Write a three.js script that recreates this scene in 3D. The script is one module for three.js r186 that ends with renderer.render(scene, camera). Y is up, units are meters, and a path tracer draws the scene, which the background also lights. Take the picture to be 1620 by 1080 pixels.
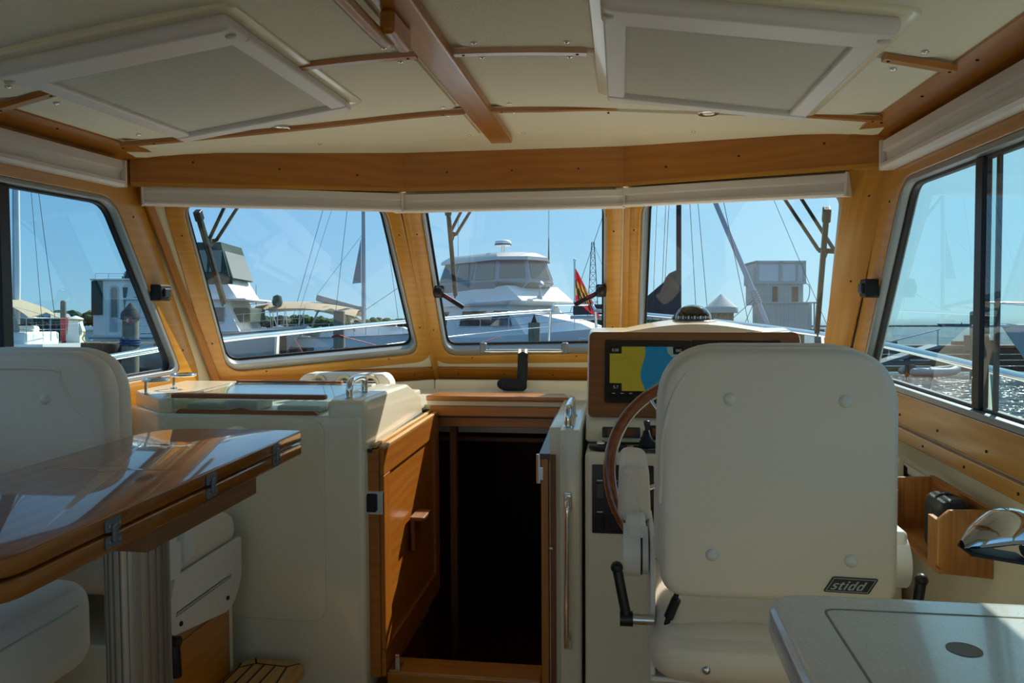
import * as THREE from 'three';
import { RoundedBoxGeometry } from 'three/addons/geometries/RoundedBoxGeometry.js';
import { mergeGeometries, toCreasedNormals } from 'three/addons/utils/BufferGeometryUtils.js';

// ---------------------------------------------------------------- camera, sky, sun, exposure
const scene = new THREE.Scene();
const V = (x, y, z) => new THREE.Vector3(x, y, z);
const EYE = V(0.468, 1.35, 0);                       // metres above the cabin sole
const camera = new THREE.PerspectiveCamera(46.9, 1.5, 0.05, 6000);
camera.position.copy(EYE);
camera.rotation.y = Math.atan(170 / 1245);
camera.setViewOffset(1620, 1080, 0, 24, 1620, 1080);
const renderer = new THREE.WebGLRenderer();
renderer.toneMapping = THREE.LinearToneMapping;
renderer.toneMappingExposure = 1.1;
renderer.shadowMap.enabled = true;

const PITCH = Math.atan(50 / Math.hypot(170, 1245)); // the boat floats a little bow-up
const BOAT = new THREE.Matrix4().makeTranslation(EYE.x, EYE.y, EYE.z)
  .multiply(new THREE.Matrix4().makeRotationX(PITCH))
  .multiply(new THREE.Matrix4().makeTranslation(-EYE.x, -EYE.y, -EYE.z));
const SEA = -0.78;                                   // sea level below the cabin sole
const SUN = V(0.55, 1, -0.94).normalize();
const sun = new THREE.DirectionalLight(new THREE.Color(1, 0.965, 0.90), 5.6);
sun.position.copy(SUN).multiplyScalar(60);
sun.castShadow = true;
sun.shadow.mapSize.set(4096, 4096);
Object.assign(sun.shadow.camera, { left: -45, right: 45, top: 45, bottom: -45, near: 1, far: 160 });
scene.add(sun, sun.target);
{
  const W = 512, H = 256, d = new Float32Array(W * H * 4), mix = (a, b, t) => a + (b - a) * t;
  const zen = [0.115, 0.28, 0.56], mid = [0.165, 0.46, 0.82], hor = [0.33, 0.56, 0.70], halo = [0.40, 0.55, 0.34], sea = [0.10, 0.16, 0.22];
  for (let j = 0; j < H; j++) for (let i = 0; i < W; i++) {
    const up = ((j + 0.5) / H - 0.5) * Math.PI, az = ((i + 0.5) / W - 0.5) * 2 * Math.PI;
    const x = Math.cos(az) * Math.cos(up), y = Math.sin(up), z = Math.sin(az) * Math.cos(up);
    const c = Math.max(0, x * SUN.x + y * SUN.y + z * SUN.z), e = Math.max(0, y), o = (j * W + i) * 4;
    const a = Math.pow(1 - e, 2.4), b = Math.pow(1 - e, 11), glow = 0.9 * c * c * c + 0.5 * Math.pow(c, 24);
    for (let k = 0; k < 3; k++) {
      let v = mix(mix(zen[k], mid[k], a), hor[k], b) + halo[k] * glow;
      if (y < 0) v = mix(v, sea[k], Math.min(1, -y * 12));
      d[o + k] = v;
    }
    d[o + 3] = 1;
  }
  const t = new THREE.DataTexture(d, W, H, THREE.RGBAFormat, THREE.FloatType);
  t.mapping = THREE.EquirectangularReflectionMapping; t.magFilter = t.minFilter = THREE.LinearFilter; t.needsUpdate = true;
  scene.background = t;
}

// ---------------------------------------------------------------- textures
let seed = 7;
const rnd = () => { seed = (seed * 1664525 + 1013904223) >>> 0; return seed / 4294967296; };
const hash = (x, y, s) => { let h = (x * 374761393 + y * 668265263 + s * 974711) | 0; h = Math.imul(h ^ (h >>> 13), 1274126177); h ^= h >>> 16; return (h >>> 0) / 4294967296; };
function vnoise(x, y, px, py, s) {                   // value noise that repeats after px, py cells
  const ix = Math.floor(x), iy = Math.floor(y), fx = x - ix, fy = y - iy, m = (a, n) => ((a % n) + n) % n;
  const u = fx * fx * (3 - 2 * fx), v = fy * fy * (3 - 2 * fy), h = (a, b) => hash(m(a, px), m(b, py), s);
  return (h(ix, iy) * (1 - u) + h(ix + 1, iy) * u) * (1 - v) + (h(ix, iy + 1) * (1 - u) + h(ix + 1, iy + 1) * u) * v;
}
function fbm(x, y, px, py, s, n = 4) { let a = 0, w = 0.5, t = 0; for (let i = 0; i < n; i++) { a += w * vnoise(x, y, px, py, s + i); t += w; w /= 2; x *= 2; y *= 2; px *= 2; py *= 2; } return a / t; }
function tex(w, h, f, rx, ry, color = true) {
  const d = new Uint8Array(w * h * 4);
  for (let j = 0; j < h; j++) for (let i = 0; i < w; i++) { const c = f(i / w, j / h); for (let k = 0; k < 3; k++) d[(j * w + i) * 4 + k] = Math.max(0, Math.min(255, c[k])); d[(j * w + i) * 4 + 3] = 255; }
  const t = new THREE.DataTexture(d, w, h); t.wrapS = t.wrapT = THREE.RepeatWrapping; t.magFilter = THREE.LinearFilter; t.minFilter = THREE.LinearMipmapLinearFilter; t.generateMipmaps = true;
  t.repeat.set(rx, ry); if (color) t.colorSpace = THREE.SRGBColorSpace; t.needsUpdate = true; return t;
}
const hex = (h) => [(h >> 16) & 255, (h >> 8) & 255, h & 255];
function wood(light, dark, s, figure = 1) {           // u runs along the grain, 1.3 m x 0.36 m
  const A = hex(light), B = hex(dark);
  return tex(1024, 256, (u, v) => {
    const warp = fbm(u * 3, v * 3, 3, 3, s, 3), rings = 0.5 + 0.5 * Math.sin((v * 9 + warp * 3.2 * figure) * 2 * Math.PI);
    const streak = fbm(u * 5, v * 70, 5, 70, s + 20, 3), fine = vnoise(u * 40, v * 256, 40, 256, s + 40), patch = fbm(u * 4, v * 2, 4, 2, s + 60, 2);
    const t = Math.max(0, Math.min(1, 0.28 * rings + 0.5 * streak + 0.12 * fine + 0.5 * (patch - 0.5)));
    return A.map((a, k) => a + (B[k] - a) * t);
  }, 1 / 1.3, 1 / 0.36);
}
const grainBump = (n, s, r) => tex(256, 256, (u, v) => { const g = 255 * fbm(u * n, v * n, n, n, s, 3); return [g, g, g]; }, r, r, false);
const vinylBump = grainBump(48, 3, 5), leatherBump = grainBump(64, 5, 6);
const weaveBump = tex(128, 128, (u, v) => { const g = 128 + 60 * Math.sin(u * 2 * Math.PI * 32) * Math.sin(v * 2 * Math.PI * 32) + 40 * (vnoise(u * 64, v * 64, 64, 64, 9) - 0.5); return [g, g, g]; }, 8, 8, false);
const specks = tex(512, 512, (u, v) => { const n = vnoise(u * 256, v * 256, 256, 256, 31), m = vnoise(u * 170, v * 170, 170, 170, 32), k = n > 0.86 ? -22 : m > 0.88 ? 12 : 0, f = 8 * (fbm(u * 8, v * 8, 8, 8, 33) - 0.5); return [220 + k + f, 213 + k + f, 202 + k + f]; }, 2.6, 2.6);

// ---------------------------------------------------------------- materials
const M = {};
const mat = (n, color, o = {}) => (M[n] = Object.assign(new THREE.MeshPhysicalMaterial({ color, roughness: 0.5, ...o }), { name: n }));
mat('gelcoat', 0xf0e6c8, { roughness: 0.28, clearcoat: 0.5, clearcoatRoughness: 0.08 });
mat('liner', 0xefe8cf, { roughness: 0.55, bumpMap: vinylBump, bumpScale: 0.0006 });
mat('vinylPanel', 0xefe9d6, { roughness: 0.7, bumpMap: vinylBump, bumpScale: 0.0012 });
mat('shadeWhite', 0xe8e2e0, { roughness: 0.42 });
mat('shadeCloth', 0xd8d6cc, { roughness: 0.9, bumpMap: weaveBump, bumpScale: 0.0006 });
mat('leather', 0xf0e1cc, { roughness: 0.52, bumpMap: leatherBump, bumpScale: 0.0003 });
mat('piping', 0xd2cabd, { roughness: 0.5 });
mat('whitePaint', 0xeae6dc, { roughness: 0.35 });
mat('maple', 0xffffff, { map: wood(0xd29834, 0xba7c22, 11, 0.6), roughness: 0.34, clearcoat: 0.5, clearcoatRoughness: 0.2 });
mat('mapleDark', 0xffffff, { map: wood(0xc07c20, 0xa06012, 12, 0.6), roughness: 0.34, clearcoat: 0.5, clearcoatRoughness: 0.2 });
mat('cherry', 0xffffff, { map: wood(0xb36c28, 0x814513, 13, 0.7), roughness: 0.3, specularIntensity: 0.5, clearcoat: 0.75, clearcoatRoughness: 0.035 });
mat('cherryInlay', 0xffffff, { map: wood(0xc98e4a, 0xb27838, 14), roughness: 0.3, specularIntensity: 0.5, clearcoat: 0.75, clearcoatRoughness: 0.035 });
mat('fascia', 0xffffff, { map: wood(0xa5683c, 0x824f2b, 15, 0.5), roughness: 0.4 });
mat('apronWood', 0xffffff, { map: wood(0x9c6b3e, 0x7d5029, 16, 1.6), roughness: 0.55 });
mat('doorWood', 0xffffff, { map: wood(0xb8701e, 0x97530f, 24, 0.5), roughness: 0.38, clearcoat: 0.4, clearcoatRoughness: 0.2 });
mat('teak', 0xffffff, { map: wood(0xd9ae6c, 0xbb8a49, 17), roughness: 0.6 });
mat('boxTeak', 0xffffff, { map: wood(0xc98a44, 0x8f5520, 18, 1.8), roughness: 0.5, clearcoat: 0.3 });
mat('cabinWood', 0xffffff, { map: wood(0x8a5426, 0x683a16, 19), roughness: 0.45 });
mat('wheelWood', 0xffffff, { map: wood(0xa4561f, 0x74360f, 21), roughness: 0.25, clearcoat: 1, clearcoatRoughness: 0.06 });
mat('chrome', 0xe6e6e6, { metalness: 1, roughness: 0.08 });
mat('steel', 0xc9ccd0, { metalness: 1, roughness: 0.22 });
mat('aluminium', 0xbdb4a8, { metalness: 0.9, roughness: 0.38 });
mat('galvanised', 0x7f8589, { metalness: 0.8, roughness: 0.5 });
mat('frameGrey', 0x9da0a2, { metalness: 0.5, roughness: 0.4 });
mat('black', 0x121315, { roughness: 0.4 });
mat('blackSoft', 0x17181a, { roughness: 0.65 });
mat('blackLeather', 0x101012, { roughness: 0.35, bumpMap: leatherBump, bumpScale: 0.0005 });
mat('navyCover', 0x14181f, { roughness: 0.8 });
mat('gasket', 0x0d0e0f, { roughness: 0.7 });
mat('screwHole', 0x2b1a0d, { roughness: 0.8 });
mat('smoke', 0x3a3c3e, { roughness: 0.3 });
mat('corian', 0xffffff, { map: specks, roughness: 0.22, clearcoat: 0.6, clearcoatRoughness: 0.08 });
mat('seam', 0x8d857a, { roughness: 0.8 });
mat('caulk', 0x1c1b1a, { roughness: 0.7 });
mat('glass', 0xffffff, { transmission: 1, thickness: 0, roughness: 0, ior: 1.5 });
mat('glassSide', 0xe4f4f2, { transmission: 1, thickness: 0, roughness: 0, ior: 1.5 });
mat('acrylic', 0xf4fbfa, { transmission: 1, thickness: 0, roughness: 0.02, ior: 1.49 });
mat('red', 0xb3201a, { roughness: 0.4 });
mat('sole', 0xffffff, { map: wood(0xd2a566, 0xa9783f, 23), roughness: 0.35 });

// ---------------------------------------------------------------- geometry helpers
const PI = Math.PI;
function clean(g) { if (g.index) g = g.toNonIndexed(); for (const k of Object.keys(g.attributes)) if (!['position', 'normal', 'uv'].includes(k)) g.deleteAttribute(k); if (!g.attributes.normal) g.computeVertexNormals(); return g; }
function auv(g) {                                      // uv in metres, u along the longest side
  g = clean(g); g.computeBoundingBox();
  const s = g.boundingBox.getSize(V(0, 0, 0)).toArray(), grain = s.indexOf(Math.max(...s)), p = g.attributes.position, n = g.attributes.normal, uv = new Float32Array(p.count * 2);
  for (let i = 0; i < p.count; i++) {
    const N = [Math.abs(n.getX(i)), Math.abs(n.getY(i)), Math.abs(n.getZ(i))], a = N.indexOf(Math.max(...N)), P = [p.getX(i), p.getY(i), p.getZ(i)];
    let [b, c] = [0, 1, 2].filter((k) => k !== a); if (c === grain) [b, c] = [c, b];
    uv[i * 2] = P[b] + 0.37 * a; uv[i * 2 + 1] = P[c] + 0.21 * a;
  }
  g.setAttribute('uv', new THREE.BufferAttribute(uv, 2)); return g;
}
const bx = (w, h, d, x = 0, y = 0, z = 0, r = 0) => auv(r ? new RoundedBoxGeometry(w, h, d, 3, Math.min(r, w / 2.01, h / 2.01, d / 2.01)) : new THREE.BoxGeometry(w, h, d)).translate(x, y, z);
const bb = (x0, x1, y0, y1, z0, z1, r = 0) => bx(x1 - x0, y1 - y0, Math.abs(z1 - z0), (x0 + x1) / 2, (y0 + y1) / 2, (z0 + z1) / 2, r);
const A3 = (a) => (Array.isArray(a) ? V(...a) : a);
function along(g, p, q, up = V(0, 1, 0)) {             // z of g runs from p to q
  p = A3(p); q = A3(q); const z = q.clone().sub(p).normalize(); let x = up.clone().cross(z); if (x.length() < 1e-4) x = V(1, 0, 0).cross(z); x.normalize();
  return g.applyMatrix4(new THREE.Matrix4().makeBasis(x, z.clone().cross(x), z).setPosition(p));
}
const len = (p, q) => A3(p).distanceTo(A3(q));
const bar = (p, q, w, h, r = 0, up) => along(bx(w, h, len(p, q), 0, 0, len(p, q) / 2, r), p, q, up);
const cyl = (p, q, r, r2 = r, n = 12) => along(auv(new THREE.CylinderGeometry(r2, r, len(p, q), n).rotateX(PI / 2).translate(0, 0, len(p, q) / 2)), p, q);
const tube = (pts, r, n = 24, k = 8, closed = false, tension = 0.5) => auv(new THREE.TubeGeometry(new THREE.CatmullRomCurve3(pts.map(A3), closed, 'catmullrom', tension), n, r, k, closed));
const wire = (p, q, r, sag = 0) => { p = A3(p); q = A3(q); if (!sag) return cyl(p, q, r, r, 5); const m = p.clone().lerp(q, 0.5); m.y -= sag; return tube([p, m, q], r, 10, 5); };
const ball = (x, y, z, r, sy = 1, n = 16) => auv(new THREE.SphereGeometry(r, n, Math.ceil(n * 0.7)).scale(1, sy, 1)).translate(x, y, z);
const lathe = (pts, x, y, z, n = 24) => auv(new THREE.LatheGeometry(pts.map(([a, b]) => new THREE.Vector2(a, b)), n)).translate(x, y, z);
function rpoly(pts, r, into = THREE.Shape) {           // polygon with rounded corners; r may be a list
  const s = new into(), n = pts.length;
  for (let i = 0; i < n; i++) {
    const p = new THREE.Vector2(...pts[i]), a = new THREE.Vector2(...pts[(i + n - 1) % n]).sub(p), b = new THREE.Vector2(...pts[(i + 1) % n]).sub(p);
    const rr = Math.min(Array.isArray(r) ? r[i] : r, a.length() * 0.49, b.length() * 0.49), u = a.normalize().multiplyScalar(rr).add(p), v = b.normalize().multiplyScalar(rr).add(p);
    i ? s.lineTo(u.x, u.y) : s.moveTo(u.x, u.y);
    if (rr > 0) s.quadraticCurveTo(p.x, p.y, v.x, v.y);
  }
  s.closePath(); return s;
}
const rrect = (x0, x1, y0, y1, r, into) => rpoly([[x0, y0], [x1, y0], [x1, y1], [x0, y1]], r, into);
function ext(shape, depth, bevel = 0, seg = 6) {
  if (Array.isArray(shape)) shape = rpoly(shape, 0);
  const g = new THREE.ExtrudeGeometry(shape, bevel ? { depth: depth - 2 * bevel, bevelEnabled: true, bevelSize: bevel, bevelThickness: bevel, bevelOffset: -bevel, bevelSegments: 3, curveSegments: seg } : { depth, bevelEnabled: false, curveSegments: seg });
  if (bevel) g.translate(0, 0, bevel);
  return auv(toCreasedNormals(clean(g), 0.7));
}
const basis = (g, x, y, z, o = [0, 0, 0]) => g.applyMatrix4(new THREE.Matrix4().makeBasis(V(...x), V(...y), V(...z)).setPosition(V(...o)));
const onX = (g, x = 0) => basis(g, [0, 0, 1], [0, 1, 0], [-1, 0, 0], [x, 0, 0]);   // shape (z, y), grows towards -x
const onY = (g, y = 0) => basis(g, [1, 0, 0], [0, 0, -1], [0, 1, 0], [0, y, 0]);   // shape (x, -z), grows upwards
const plan = (pts, r, y0, y1, bevel = 0) => onY(ext(rpoly(pts.map(([x, z]) => [x, -z]), r), y1 - y0, bevel), y0);
function offset(pts, d) {                              // moves every side of a clockwise or anticlockwise polygon outwards by d (a number, or one per side)
  const n = pts.length; let area = 0; pts.forEach((p, i) => { const q = pts[(i + 1) % n]; area += p[0] * q[1] - q[0] * p[1]; });
  const sgn = area > 0 ? 1 : -1, L = pts.map((p, i) => { const q = pts[(i + 1) % n], dx = q[0] - p[0], dy = q[1] - p[1], l = Math.hypot(dx, dy), k = Array.isArray(d) ? d[i] : d, nx = (sgn * dy) / l, ny = (-sgn * dx) / l; return [p[0] + nx * k, p[1] + ny * k, dx, dy]; });
  return pts.map((_, i) => { const [x1, y1, a, b] = L[(i + n - 1) % n], [x2, y2, c, e] = L[i], t = ((x2 - x1) * e - (y2 - y1) * c) / (a * e - b * c); return [x1 + a * t, y1 + b * t]; });
}
function ring(outer, ro, inner, ri) { const s = rpoly(outer, ro); s.holes.push(rpoly(inner, ri, THREE.Path)); return s; }
function hexa(...c) {                                  // c: 4 corners of the bottom, then 4 of the top above them
  const p = c.map(A3), f = [[3, 2, 1, 0], [4, 5, 6, 7], [0, 1, 5, 4], [1, 2, 6, 5], [2, 3, 7, 6], [3, 0, 4, 7]], a = [];
  const mid = p.reduce((s, v) => s.add(v), V(0, 0, 0)).divideScalar(8);
  for (const q of f) { const n = p[q[1]].clone().sub(p[q[0]]).cross(p[q[2]].clone().sub(p[q[0]])), o = n.dot(p[q[0]].clone().sub(mid)) < 0 ? [...q].reverse() : q; for (const i of [0, 1, 2, 0, 2, 3]) a.push(...p[o[i]].toArray()); }
  const g = new THREE.BufferGeometry(); g.setAttribute('position', new THREE.Float32BufferAttribute(a, 3)); g.computeVertexNormals(); return auv(g);
}
function skin(rows, close = false) {                   // a sheet through rows of points
  const a = [], n = rows[0].length; rows = rows.map((r) => r.map(A3));
  for (let i = 0; i < rows.length - 1; i++) for (let j = 0; j < n - (close ? 0 : 1); j++) { const k = (j + 1) % n, A = rows[i][j], B = rows[i][k], C = rows[i + 1][k], D = rows[i + 1][j]; for (const v of [A, B, C, A, C, D]) a.push(v.x, v.y, v.z); }
  const g = new THREE.BufferGeometry(); g.setAttribute('position', new THREE.Float32BufferAttribute(a, 3)); g.computeVertexNormals(); return auv(toCreasedNormals(g, 0.6));
}
function solid(profiles, cap = true) {                 // lofts closed profiles and caps both ends
  const g = [skin(profiles, true)];
  if (cap) for (const [r, flip] of [[profiles[0], true], [profiles[profiles.length - 1], false]]) { const p = r.map(A3), c = p.reduce((s, v) => s.add(v), V(0, 0, 0)).divideScalar(p.length), a = []; p.forEach((v, i) => { const w = p[(i + 1) % p.length]; for (const q of flip ? [c, w, v] : [c, v, w]) a.push(q.x, q.y, q.z); }); const h = new THREE.BufferGeometry(); h.setAttribute('position', new THREE.Float32BufferAttribute(a, 3)); h.computeVertexNormals(); g.push(auv(h)); }
  return mergeGeometries(g);
}
const sweep = (profile, p, q, up) => along(ext(profile, len(p, q)), p, q, up);
const turn = (g, rx, ry, rz, x = 0, y = 0, z = 0) => g.applyMatrix4(new THREE.Matrix4().makeRotationFromEuler(new THREE.Euler(rx, ry, rz)).setPosition(x, y, z));

// ---------------------------------------------------------------- things and parts
const tops = [], taken = {};
let afloat = true;                                     // true while the boat's own things are built
const numbered = (n) => { taken[n] = (taken[n] ?? -1) + 1; return taken[n] ? n + '_' + String(taken[n]).padStart(3, '0') : n; };
function join(g) { return Array.isArray(g) ? (g.length > 1 ? mergeGeometries(g.map(clean)) : clean(g[0])) : clean(g); }
function part(name, g, m, parent, label) { const o = new THREE.Mesh(join(g), typeof m === 'string' ? M[m] : m); o.name = name; parent.add(o); if (label) o.userData.label = label; return o; }
function tag(o, label, category, group, kind) { o.userData.label = label; o.userData.category = category; if (group) o.userData.group = group; if (kind) o.userData.kind = kind; return o; }
function thing(name, label, category, group, kind) { const o = new THREE.Group(); o.name = numbered(name); scene.add(o); tops.push([o, afloat]); return tag(o, label, category, group, kind); }
function single(name, g, m, label, category, group, kind) { const o = new THREE.Mesh(join(g), typeof m === 'string' ? M[m] : m); o.name = numbered(name); scene.add(o); tops.push([o, afloat]); return tag(o, label, category, group, kind); }
// ================================================================ THE BOAT'S CABIN
const CAMBER = (x) => 2.04 - 0.096 * x * x;            // underside of the roof
const FRONT = (x) => -3.47 + Math.max(0, (Math.abs(x) - 0.49) / 0.85) * 0.70; // plan line of the windscreen head
function slab(x0, x1, lo, hi, y, t, n = 14) {          // strip from x0 to x1, z from lo(x) to hi(x), underside y(x), thickness t
  const xs = [...Array(n + 1).keys()].map((i) => x0 + ((x1 - x0) * i) / n);
  return solid(xs.map((x) => [[x, y(x), lo(x)], [x, y(x) + t(x), lo(x)], [x, y(x) + t(x), hi(x)], [x, y(x), hi(x)]]));
}
const round = (x, x0, x1, r) => { const d = Math.max(0, r - Math.min(x - x0, x1 - x)); return d > 0 ? r - Math.sqrt(Math.max(0, r * r - d * d)) : 0; };

// ---- ceiling: liner, vinyl panels, battens
const ceiling = single('ceiling', slab(-1.30, 1.30, FRONT, () => 1.45, CAMBER, () => 0.03, 26), 'liner', 'cream cabin ceiling with vinyl panels divided by wooden battens', 'ceiling', null, 'structure');
const ROW1 = (x) => -2.866 + 0.472 * Math.max(0, Math.abs(x) - 0.4) ** 2, ROW2 = (x) => -2.178 + 0.18 * Math.min(1, Math.max(0, (Math.abs(x) - 0.5) / 0.5));
function panel(x0, x1, lo, hi) {
  const t = 0.010, xs = []; for (let i = 0; i <= 28; i++) { const u = i / 28, e = 0.05 / (x1 - x0); xs.push(x0 + (x1 - x0) * (u < 0.2 ? e * (u / 0.2) ** 2 : u > 0.8 ? 1 - e * ((1 - u) / 0.2) ** 2 : e + ((u - 0.2) / 0.6) * (1 - 2 * e))); }
  part('ceiling_panel', solid(xs.map((x) => { const r = Math.min(round(x, x0, x1, 0.05), (hi(x) - lo(x)) / 2 - 0.01), y = CAMBER(x); return [[x, y - t, lo(x) + r + 0.004], [x, y + 0.004, lo(x) + r], [x, y + 0.004, hi(x) - r], [x, y - t, hi(x) - r - 0.004]]; })), 'vinylPanel', ceiling);
}
for (const s of [-1, 1]) {
  const a = s < 0 ? -1.20 : 0.035, b = s < 0 ? -0.115 : 1.20, k = (z) => () => z;
  panel(a, b, (x) => FRONT(x) + 0.13, (x) => Math.max(ROW1(x) - 0.022, FRONT(x) + 0.17)); panel(a, b, (x) => Math.max(ROW1(x) + 0.022, FRONT(x) + 0.2), (x) => ROW2(x) - 0.022); panel(a, b, (x) => ROW2(x) + 0.022, k(-1.05)); panel(a, b, k(-1.0), k(0.15)); panel(a, b, k(0.2), k(1.4));
}
function batten(x0, x1, line, t0 = 1, t1 = 1) {      // t0, t1: how far the ends stand out
  const w = 0.017, P = (x) => { const u = (x - x0) / (x1 - x0), z = line(x), e = Math.min(1, t0 + u * (x1 - x0) * 4, t1 + (1 - u) * (x1 - x0) * 4), y = CAMBER(x) - 0.010 - 0.013 * e; return [[x, y, z - w * 0.8], [x, CAMBER(x) - 0.009, z - w], [x, CAMBER(x) - 0.009, z + w], [x, y, z + w * 0.8]]; };
  part('batten', solid([...Array(13).keys()].map((i) => P(x0 + ((x1 - x0) * i) / 12))), 'mapleDark', ceiling, 'varnished wooden batten');
  for (const u of [0.07, 0.93]) { const x = x0 + (x1 - x0) * u; part('screw', cyl([x, CAMBER(x) - 0.0245, line(x)], [x, CAMBER(x) - 0.02, line(x)], 0.004, 0.004, 8), 'screwHole', ceiling); }
}
batten(-1.235, -0.095, ROW1); batten(0.012, 0.46, ROW1, 1, 0); batten(0.98, 1.25, ROW1, 0, 1);
batten(-0.46, -0.095, ROW2); batten(0.012, 0.38, ROW2); batten(1.09, 1.25, ROW2); batten(-1.25, -1.07, ROW2);
batten(-0.46, -0.095, () => -1.025); batten(0.012, 0.46, () => -1.025);
for (const [x, z] of [[-1.15, -2.50], [-1.13, -2.66], [-0.16, -2.80], [-0.17, -2.93], [-0.16, -2.24], [-0.17, -2.11], [-0.16, -3.3], [0.07, -3.3], [0.08, -2.93], [0.08, -2.79], [0.08, -2.24], [0.08, -2.11], [0.33, -2.24], [0.33, -2.11], [1.17, -2.62], [1.14, -2.08], [1.16, -1.93], [-1.13, -1.9], [-1.13, -2.08], [0.75, -3.12], [-0.75, -3.12]])
  part('screw', lathe([[0, -0.006], [0.007, -0.004], [0.010, 0], [0, 0.001]], x, CAMBER(x) - 0.010, z, 12), 'chrome', ceiling);
for (const s of [-1, 1]) { const x = s * 0.77, z = -2.79, l = part('ceiling_light', lathe([[0.022, -0.004], [0.034, -0.008], [0.038, 0], [0.02, 0.002]], x, CAMBER(x) - 0.010, z), 'chrome', ceiling, 'round recessed ceiling light with steel ring'); part('lens', lathe([[0, -0.006], [0.02, -0.005], [0.024, 0]], x, CAMBER(x) - 0.009, z), 'vinylPanel', l); }
single('roof', [slab(-1.50, 1.50, (x) => FRONT(x) - 0.22, () => 1.65, (x) => CAMBER(x) + 0.03, () => 0.06, 20)], 'whitePaint', 'white fibreglass hardtop roof over the cabin', 'roof', null, 'structure');

{ const HT = (x) => 1.988 - Math.max(0, (Math.abs(x) - 0.485) / 0.865) * 0.10, r = []; for (let i = 0; i <= 26; i++) { const x = -1.3 + i * 0.1, z = FRONT(x), y = Math.min(HT(x), CAMBER(x) - 0.002); r.push([[x, CAMBER(x) - 0.001, z + 0.16], [x, CAMBER(x) - 0.012, z + 0.09], [x, y, z + 0.022], [x, y + 0.06, z - 0.02], [x, CAMBER(x) + 0.02, z + 0.16]]); } part('cove', solid(r.map((q) => q.slice())), 'liner', ceiling); }
// ---- fore-and-aft beam with its grab rail
const beam = single('trim_1', [bb(-0.088, 0.008, 2.010, 2.045, -3.47, 1.4, 0.008)], 'mapleDark', 'long varnished wooden beam running down the middle of the ceiling', 'beam', null, 'structure');
const grab = thing('overhead_grab_rail', 'varnished wooden grab rail fixed under the ceiling beam', 'grab rail');
part('rail', [tube([[-0.075, 2.0, -1.93], [-0.08, 1.965, -1.87], [-0.088, 1.955, -1.78], [-0.092, 1.955, -1.2], [-0.092, 1.955, -0.5], [-0.088, 1.955, 0.2]], 0.017, 40, 10)], 'mapleDark', grab);
part('end_block', [bb(-0.082, -0.045, 1.955, 2.012, -1.94, -1.78, 0.012)], 'mapleDark', grab);
part('middle_block', [bb(-0.105, -0.06, 1.955, 2.012, -0.7, -0.55, 0.012)], 'mapleDark', grab);

// ---- wooden header over the windscreen
const hdr = thing('trim_2', 'varnished wooden header board above the windscreen shades', 'header', null, 'structure');
const HX = [[-1.35, -2.75], [-0.485, -3.45], [0.485, -3.45], [1.35, -2.75]], HY = [[1.778, 1.888], [1.828, 1.988], [1.828, 1.988], [1.778, 1.888]];
for (let i = 0; i < 3; i++) {
  const [a, b] = [HX[i], HX[i + 1]], [p, r] = [HY[i], HY[i + 1]], n = i === 0 ? [-0.025, -0.025] : i === 2 ? [0.025, -0.025] : [0, -0.035];
  part('header_board', hexa([a[0], p[0], a[1]], [b[0], r[0], b[1]], [b[0] + n[0], r[0], b[1] + n[1]], [a[0] + n[0], p[0], a[1] + n[1]], [a[0], p[1] + 0.02, a[1]], [b[0], r[1] + 0.03, b[1]], [b[0] + n[0], r[1] + 0.03, b[1] + n[1]], [a[0] + n[0], p[1] + 0.02, a[1] + n[1]]), 'mapleDark', hdr);
  part('header_lip', hexa([a[0] + n[0] * 1.1, p[0] - 0.012, a[1] + n[1] * 1.1], [b[0] + n[0] * 1.1, r[0] - 0.012, b[1] + n[1] * 1.1], [b[0] - n[0] * 0.06, r[0] - 0.012, b[1] - n[1] * 0.06], [a[0] - n[0] * 0.06, p[0] - 0.012, a[1] - n[1] * 0.06], [a[0] + n[0] * 1.1, p[0] + 0.004, a[1] + n[1] * 1.1], [b[0] + n[0] * 1.1, r[0] + 0.004, b[1] + n[1] * 1.1], [b[0] - n[0] * 0.06, r[0] + 0.004, b[1] - n[1] * 0.06], [a[0] - n[0] * 0.06, p[0] + 0.004, a[1] - n[1] * 0.06]), 'maple', hdr);
  for (const u of [0.2, 0.5, 0.8]) { const x = a[0] + (b[0] - a[0]) * u, z = a[1] + (b[1] - a[1]) * u, y = (p[0] + r[0]) / 2 + 0.07; part('screw', cyl([x - n[0] * 0.1, y, z - n[1] * 0.1], [x + n[0] * 0.2, y, z + n[1] * 0.2], 0.004, 0.004, 8), 'screwHole', hdr); }
}

// ---- the windscreen: three flat panels given by their corners
const MT = V(0.504, 1.762, -3.511), MB = V(0.490, 0.936, -4.07), CT = V(1.37, 1.785, -2.81), CB = V(1.363, 0.956, -3.37), port = (v) => V(-v.x, v.y, v.z);
const PANES = { p: [port(CT), port(MT), port(CB), port(MB), 1.117, 0.999], c: [port(MT), MT, port(MB), MB, 0.994, 0.9975], s: [MT, CT, MB, CB, 1.117, 0.999] };
function at(k, u, v, w = 0) {
  const [TL, TR, BL, BR] = PANES[k], f = (u, v) => BL.clone().multiplyScalar((1 - u) * (1 - v)).addScaledVector(BR, u * (1 - v)).addScaledVector(TL, (1 - u) * v).addScaledVector(TR, u * v);
  const p = f(u, v); if (!w) return p;
  const n = f(u + 1, v).sub(f(u, v)).cross(f(u, v + 1).sub(f(u, v))).normalize(); return p.addScaledVector(n, w);   // w > 0 towards the cabin
}
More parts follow.
